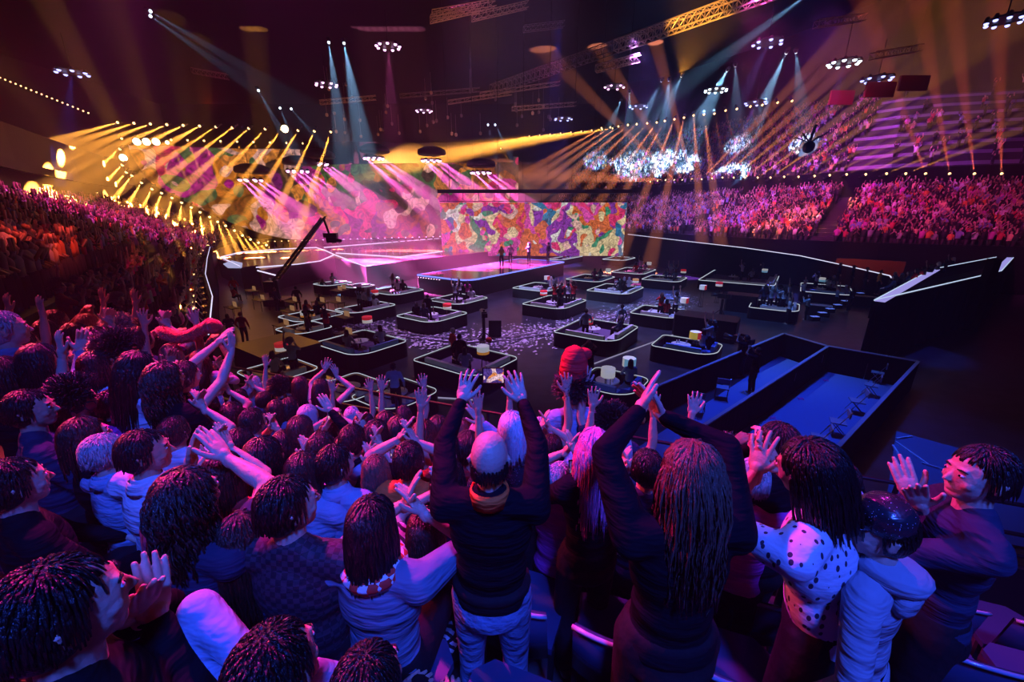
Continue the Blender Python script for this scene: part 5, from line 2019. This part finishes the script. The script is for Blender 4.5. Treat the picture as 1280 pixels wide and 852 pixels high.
for k in range(12):
    x = x0 + (x1 - x0) * (k + .5) / 12
    b.bar((x, yy, S0.z), (x, yy, zt + .1), .03)
b.build('hangers', M_BLACK, hs)
for k in range(8):
    x = S0.x + (S1.x - S0.x) * (k + .5) / 8
    MB().bar((x, yy, S0.z + .2), (x, yy, 33), .035, 4).build('suspension_cable', M_BSTEEL, hs)
b = MB()
for k in range(5):
    pts = [P(600 + k * 30 + t * 12, 326 - 30 * math.sin(t * .45) - k * 2, 48) for t in range(7)]
# camera crane over the left floor
cr = empty('camera_crane', (0, 0, 0), 0, 'dark camera crane with long lattice arm pointing up right', 'crane')
CA, CB = P(345, 350, 30), P(404, 272, 27)
A_, B_ = Vector(CA), Vector(CB)
b = MB()
dv = (B_ - A_).normalized()
sd = Vector((.25, 0, .12))
for c in (Vector((.22, 0, .12)), Vector((-.22, 0, -.12)), Vector((.1, .3, 0)), Vector((-.1, -.3, 0))):
    b.bar(A_ + c, B_ + c * .6, .05)
for k in range(18):
    p, q = A_.lerp(B_, k / 18), A_.lerp(B_, (k + 1) / 18)
    b.bar(p + Vector((.22, 0, .12)), q + Vector((-.22, 0, -.12)), .035, 3)
    b.bar(p + Vector((-.22, 0, -.12)), q + Vector((.22, 0, .12)), .035, 3)
    b.bar(p + Vector((.1, .3, 0)), q + Vector((-.1, -.3, 0)), .03, 3)
b.build('arm', M_BSTEEL, cr)
b = MB()
b.bar(B_, B_ + Vector((.25, 0, -1.0)), .08)
b.box(tuple(B_ + Vector((.35, 0, -1.15))), (.9, .35, .3))
b.build('remote_head', M_BSTEEL, cr)
MB().box(tuple(B_ + Vector((.45, -.1, -1.45))), (.7, .35, .35)).bar(B_ + Vector((.7, -.1, -1.45)), B_ + Vector((1.1, -.3, -1.5)), .12, 8).build('camera_body', M_DARK, cr)
b = MB()
fb = G(345, 372, 0)
b.bar((A_.x, A_.y, A_.z), (A_.x, A_.y, .4), .15, 6).box((A_.x, A_.y, .3), (1.6, 1.6, .5)).box(tuple(A_ - dv * .8), (.8, .6, .8))
b.build('pedestal', M_BSTEEL, cr)
# spider of cables with hanging camera at the right
sp = empty('flying_camera', P(1012, 178, 30), 0, 'black flying camera pod hanging before the right upper tier', 'camera')
MB().ell((0, 0, -.3), (.4, .4, .45), 10, 7).build('camera_ball', M_BSTEEL, sp, True)
for k in range(4):
    a = k * math.pi / 2 + .5
    MB().bar((0, 0, 0), (math.cos(a) * 1.1, math.sin(a) * 1.1, .5), .05).build('arm', M_BSTEEL, sp)
MB().bar((0, 0, 0), (.2, 0, 1.2), .09).build('mast', M_BSTEEL, sp)


# ---------------------------------------------------------------- crew lane: blue floor, black panels, folding chairs
def grid_pt(x, y, z=0):
    return G(x, y, z)


C_BR = G(1148, 452, 1.15); C_BM = G(1035, 433, 1.15); C_BL = G(980, 417, 1.15)
FH = 1.15


def panel_run(p, q, label, n, lean=0):
    p, q = Vector((p.x, p.y, 0)), Vector((q.x, q.y, 0))
    d = q - p
    root = empty('crew_barrier', p, math.atan2(d.y, d.x), label, 'barrier', 'black crew lane barriers')
    L = d.length
    for k in range(n):
        MB().box((L * (k + .5) / n, 0, FH / 2), (L / n - .012, .07, FH)).build('panel', M_BLACK, root)
    MB().box((L / 2, 0, FH + .02), (L, .10, .04)).build('top_cap', mat('barrier_cap', (.35, .36, .45), .5), root)
    return root


R_END = C_BR - E2 * 9.5
M_END = C_BM - E2 * 11
L_END = C_BL - E2 * 12
panel_run(C_BL, C_BM, 'far barrier of the left crew lane', 2)
panel_run(C_BM, C_BR, 'far barrier of the right crew lane', 2)
panel_run(C_BR, G(1035, 572, FH), 'right outer barrier behind the folding chairs', 5)
panel_run(C_BM, G(860, 545, FH), 'middle barrier with paper notices', 5)
panel_run(C_BL, G(800, 492, FH), 'left barrier between pods and crew lane', 6)
fl = MB()
pl = [C_BL, C_BR, G(1035, 572, FH), G(800, 700, FH), G(760, 540, FH)]
fl.prism([(p.x, p.y) for p in pl][::-1], .01, .04)
tag(fl.build('lane_carpet', mat('blue_carpet', (.16, .20, .42), .9, bump=.2, bscale=30)), 'plain blue carpet on the crew lanes', 'carpet')
for k, (x, y) in enumerate(((1026, 447), (992, 469), (953, 494))):
    p = G(x, y, .75)
    o = MB().box((0, -.0, 0), (.21, .01, .30)).build('paper_notice', mat('paper', (.8, .8, .85), .7), None, loc=p - Vector((0, .1, 0)), rz=math.atan2(E2.y, E2.x))
    tag(o, ('farthest', 'middle', 'nearest')[k] + ' white paper notice on the middle crew barrier', 'notice')
for k, (x, y) in enumerate(((1032, 475), (1001, 498), (966, 522), (968, 448))):
    p = G(x, y, .05)
    o = MB().box((0, 0, 0), (.28, .06, .006)).box((0, 0, .001), (.06, .24, .006)).build('tape_mark', mat('pink_tape', (.95, .08, .35), .6, emit=(.9, .05, .3), estr=.15) if False else mat('pink_tape', (.95, .08, .35), .6), None, loc=p, rz=.5)
    tag(o, ('farthest pink tape cross on right lane', 'middle pink tape cross on right lane', 'nearest pink tape cross on right lane', 'pink tape cross on left lane')[k], 'tape mark')


def folding_chair():
    root = empty('folding_chair')
    m = mat('chair_vinyl', (.35, .38, .5), .25, spec=.8)
    MB().box((0, 0, .44), (.42, .40, .035)).build('seat', m, root)
    MB().prism([(-.20, -.02), (.20, -.02), (.20, .02), (-.20, .02)], .66, .86).build('backrest', m, root).location = (0, -.22, 0)
    for s in (-1, 1):
        MB().tube([(s * .21, .22, 0), (s * .21, -.02, .45), (s * .21, -.24, .88)], .012, 5).build('leg', M_STEEL, root)
        MB().tube([(s * .20, -.24, 0), (s * .20, .16, .44)], .012, 5).build('leg', M_STEEL, root)
    return root


fc = folding_chair()
for k, (x, y) in enumerate(((1097, 466), (1089, 482), (1071, 502), (1047, 528), (1024, 548))):
    o = fc if k == 0 else copy_tree(fc)
    o.location = G(x, y, .44) - Vector((0, 0, .40))
    o.rotation_euler.z = YAW + math.pi / 2 + rn.uniform(-.15, .15) + math.pi * 0
    tag(o, ('farthest', 'second farthest', 'middle', 'second nearest', 'nearest')[k] + ' folding chair along the right outer barrier', 'chair', 'folding chairs on the crew lane')
for k, (x, y) in enumerate(((983, 430), (903, 485), (873, 503))):
    o = copy_tree(fc)
    o.location = G(x, y, .44) - Vector((0, 0, .40))
    o.rotation_euler.z = YAW + rn.uniform(-.3, .3)
    tag(o, ('folding chair in the far corner of left lane', 'folding chair beside the camera crew', 'folding chair nearest on the left lane')[k], 'chair', 'folding chairs on the crew lane')
# camera crew and tripod cameras
put_copy(3, G(938, 490, 0.04), -30, 1.05, '', 'camera crew', 0, rn, 'crew member in black bending over a large camera in left lane')
put_copy(3, G(925, 470, 0.04), -40, 1.05, '', 'camera crew', 0, rn, 'crew member in black with headset beside the large camera')
put_copy(3, G(735, 482, 0), 0, 1.06, '', 'camera crew', 0, rn, 'cameraman in black standing with a handheld camera before red lamp pod')


def tv_camera(loc, rz, label, h=1.4):
    root = empty('tv_camera', loc, rz, label, 'camera', 'television cameras')
    MB().box((0, 0, h), (.28, .6, .32)).box((0, -.1, h + .22), (.1, .3, .1)).build('camera_body', M_BSTEEL, root)
    MB().lathe([(.08, 0), (.11, .2), (.13, .45)], (0, .3, h), 10, (0, 1, 0)).build('lens', M_BSTEEL, root, True)
    MB().lathe([(.12, 0), (.09, .3), (.09, h - .2)], n=10).build('column', M_BSTEEL, root)
    b = MB()
    for k in range(3):
        a = k * 2.094
        b.bar((0, 0, .5), (.55 * math.cos(a), .55 * math.sin(a), 0), .03)
    b.build('legs', M_BSTEEL, root)
    MB().box((0, -.45, h), (.3, .08, .22)).build('viewfinder', M_DARK, root)
    return root


tv_camera(G(920, 462, .04), .6, 'large pedestal camera pointing left in the crew lane')
tv_camera(G(605, 425, 0), .2, 'pedestal camera standing on the confetti track', 1.5)
tv_camera(G(900, 395, 0), .8, 'pedestal camera beside the dark riser at right')
MB().box((G(619, 422, 0).x, G(619, 422, 0).y, .5), (.7, .12, 1.0)).build('flat_case', M_DARK) and None
bpy.data.objects['flat_case']['label'] = 'flat dark case standing beside the track camera'
bpy.data.objects['flat_case']['category'] = 'case'
MB().ell((G(611, 428, 0).x, G(611, 428, 0).y, .15), (.17, .12, .15)).build('red_bag', S_RED)
bpy.data.objects['red_bag']['label'] = 'small red bag hung on the track camera'
bpy.data.objects['red_bag']['category'] = 'bag'
for k in range(24):        # crew and equipment desks in the dark left part of the floor
    x, y = rn.uniform(285, 440), rn.uniform(362, 436)
    p = G(x, y, 0)
    if k % 2:
        put_copy(rn.choice((2, 5, 6)), p, rn.uniform(-40, 60), 1.0, 'at the dark desks on the left floor', 'crew on the left floor', rn.choice((0, 1, 3)), rn)
    else:
        o = empty('equipment_desk', p, YAW, 'black equipment desk on the dark left part of floor', 'desk', 'equipment desks on the left floor')
        MB().box((0, 0, .74), (1.3, .6, .04)).build('desk_top', M_DARK, o)
        for s in (-1, 1):
            for t in (-1, 1):
                MB().bar((s * .6, t * .25, 0), (s * .6, t * .25, .72), .02).build('leg', M_BSTEEL, o)
        MB().box((.2, .1, .95), (.5, .04, .32)).build('monitor', mat('monitor', (.05, .05, .06), .3, emit=(.9, .45, .2), estr=.25 * (k % 4 == 0)), o)

# white-edged camera deck at the right
DK = [G(1093, 375, 3.1), G(1166, 336, 3.1), G(1272, 316, 3.1), G(1252, 338, 3.1), G(1232, 343, 3.1)]
dk = empty('viewing_deck', (0, 0, 0), 0, 'black draped deck with purple-white lit rim at the right', 'deck')
MB().prism([(p.x, p.y) for p in DK], 0, 2.3).build('deck_body', M_BLACK, dk)
for k in range(len(DK)):
    a, b_ = DK[k], DK[(k + 1) % len(DK)]
    w_ = .10 if k in (0, 2) else .04
    if k in (0, 2):
        t = (b_ - a).normalized()
        s_ = Vector((-t.y, t.x, 0)) * .35
        MB().prism([tuple(a)[:2], tuple(b_)[:2], tuple(b_ - s_)[:2], tuple(a - s_)[:2]], 3.06, 3.1).build('wide_lit_rim', emis('rim_purple', (.45, .40, 1.0), .75), dk)
    MB().bar(a, b_, .03).build('lit_rim', emis('rim_white', (.6, .75, 1.0), .9), dk)
    MB().ribbon([tuple(a)[:2], tuple(b_)[:2]], .06, 2.3, 3.05).build('parapet', M_BLACK, dk)
for k in range(12):
    x, y = 985 + (k % 6) * 19 + rn.uniform(-5, 5), 404 - (k % 6) * 4.5 - (k // 6) * 22 + rn.uniform(-3, 3)
    p = G(x, y, 0)
    if k % 3 == 2:
        o = empty('equipment_desk', p, YAW, 'black equipment desk on the blue-lit right floor', 'desk', 'equipment desks on the right floor')
        MB().box((0, 0, .74), (1.4, .6, .04)).build('desk_top', mat('grey_top', (.3, .3, .35), .4), o)
        MB().box((0, 0, .36), (1.3, .5, .72)).build('desk_body', M_DARK, o)
    else:
        put_copy(rn.choice((0, 2, 4, 5)), p, rn.uniform(-80, -20), 1.0, 'on the right floor', 'people on the right floor', rn.choice((0, 2, 2, 5)), rn)
for k in range(9):
    p = G(1125 + k * 9, 358 - k * 3.4, 3.1)
    put_copy(rn.choice((6, 7)), (p.x, p.y + .4, 2.3), rn.uniform(-60, 0), 1.0, 'seated on the lit deck', 'people on the viewing deck', rn.choice((0, 1, 3, 2)), rn)
cw = G(1223, 480, 2.0)
dr = MB()
A, B2 = G(1082, 510, 0), G(1093, 376, 4.2)
p0, p1 = Vector((DK[0].x, DK[0].y, 0)), Vector((DK[4].x, DK[4].y, 0)) * 1.25 - Vector((DK[0].x, DK[0].y, 0)) * .25
pts = []
for k in range(60):
    q = p0.lerp(p1, k / 59) + Vector((0, -.06 - .05 * math.sin(k * 1.7), 0))
    pts.append((q.x, q.y))
dr.ribbon(pts, .03, 0, 3.04)
tag(dr.build('curtain', M_BLACK), 'black pleated curtain hanging from the deck front', 'curtain')
t2 = MB().box((0, 0, 2.1), (.45, .4, 4.2)).build('black_tower', M_BLACK, None, loc=(G(1223, 346, 3.1).x, G(1223, 346, 3.1).y - .5, 0))
tag(t2, 'narrow black draped tower crossing the lit deck rim', 'tower')
# concourse mouth under the right stand, red light put into its colour, dark wall in front
o = MB().box((0, 0, 0), (4.6, .3, 1.3)).build('concourse_panel', mat('red_lit_panel', (.12, .04, .04), .5), None, loc=P(1085, 334, 35), rz=-.7)
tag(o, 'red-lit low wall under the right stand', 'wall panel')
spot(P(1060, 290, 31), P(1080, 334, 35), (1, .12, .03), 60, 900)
for k in range(6):
    p = P(1050 + k * 17, 334 + k * 3, 31 - k)
    put_copy(5, (p.x, p.y, p.z - 1.4), 120, 1.0, 'standing by the red-lit low wall', 'people at the concourse', 0, rn)
# lower floor area at the right with white lines
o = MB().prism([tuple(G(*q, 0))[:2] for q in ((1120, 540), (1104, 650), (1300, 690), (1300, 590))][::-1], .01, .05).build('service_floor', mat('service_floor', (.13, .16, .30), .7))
tag(o, 'blue-lit service floor below the right end of the rail', 'floor patch')
for k, (a, b_) in enumerate((((1120, 548), (1140, 545)), ((1120, 552), (1160, 580)), ((1152, 578), (1190, 590)), ((1116, 556), (1126, 572)))):
    o = MB().bar(G(*a, .07), G(*b_, .07), .03).build('white_floor_line', mat('line_white', (.8, .8, .9), .5))
    tag(o, ('short level', 'long slanting', 'lower right', 'small steep')[k] + ' white tape line on the service floor', 'floor line')
b = MB()
for q in range(7):
    p, r_ = G(1000 + q * 12, 441 - q * 6, .6), 0

# remaining small lamps and speakers on the right floor
for k in range(10):
    x, y = 1018 + k * 9.5, 398 - k * 5
    o = empty('floor_light', G(x, y, .5), 0, 'small blue floor light in the row towards the right rim', 'light', 'floor lights along the right rim')
    MB().box((0, 0, 0), (.5, .35, .25)).build('housing', M_DARK, o)
    MB().box((0, 0, .14), (.42, .28, .02)).build('glass', mat('floor_light_glass', (.2, .3, .8), .2, emit=(.15, .25, 1), estr=.6), o)
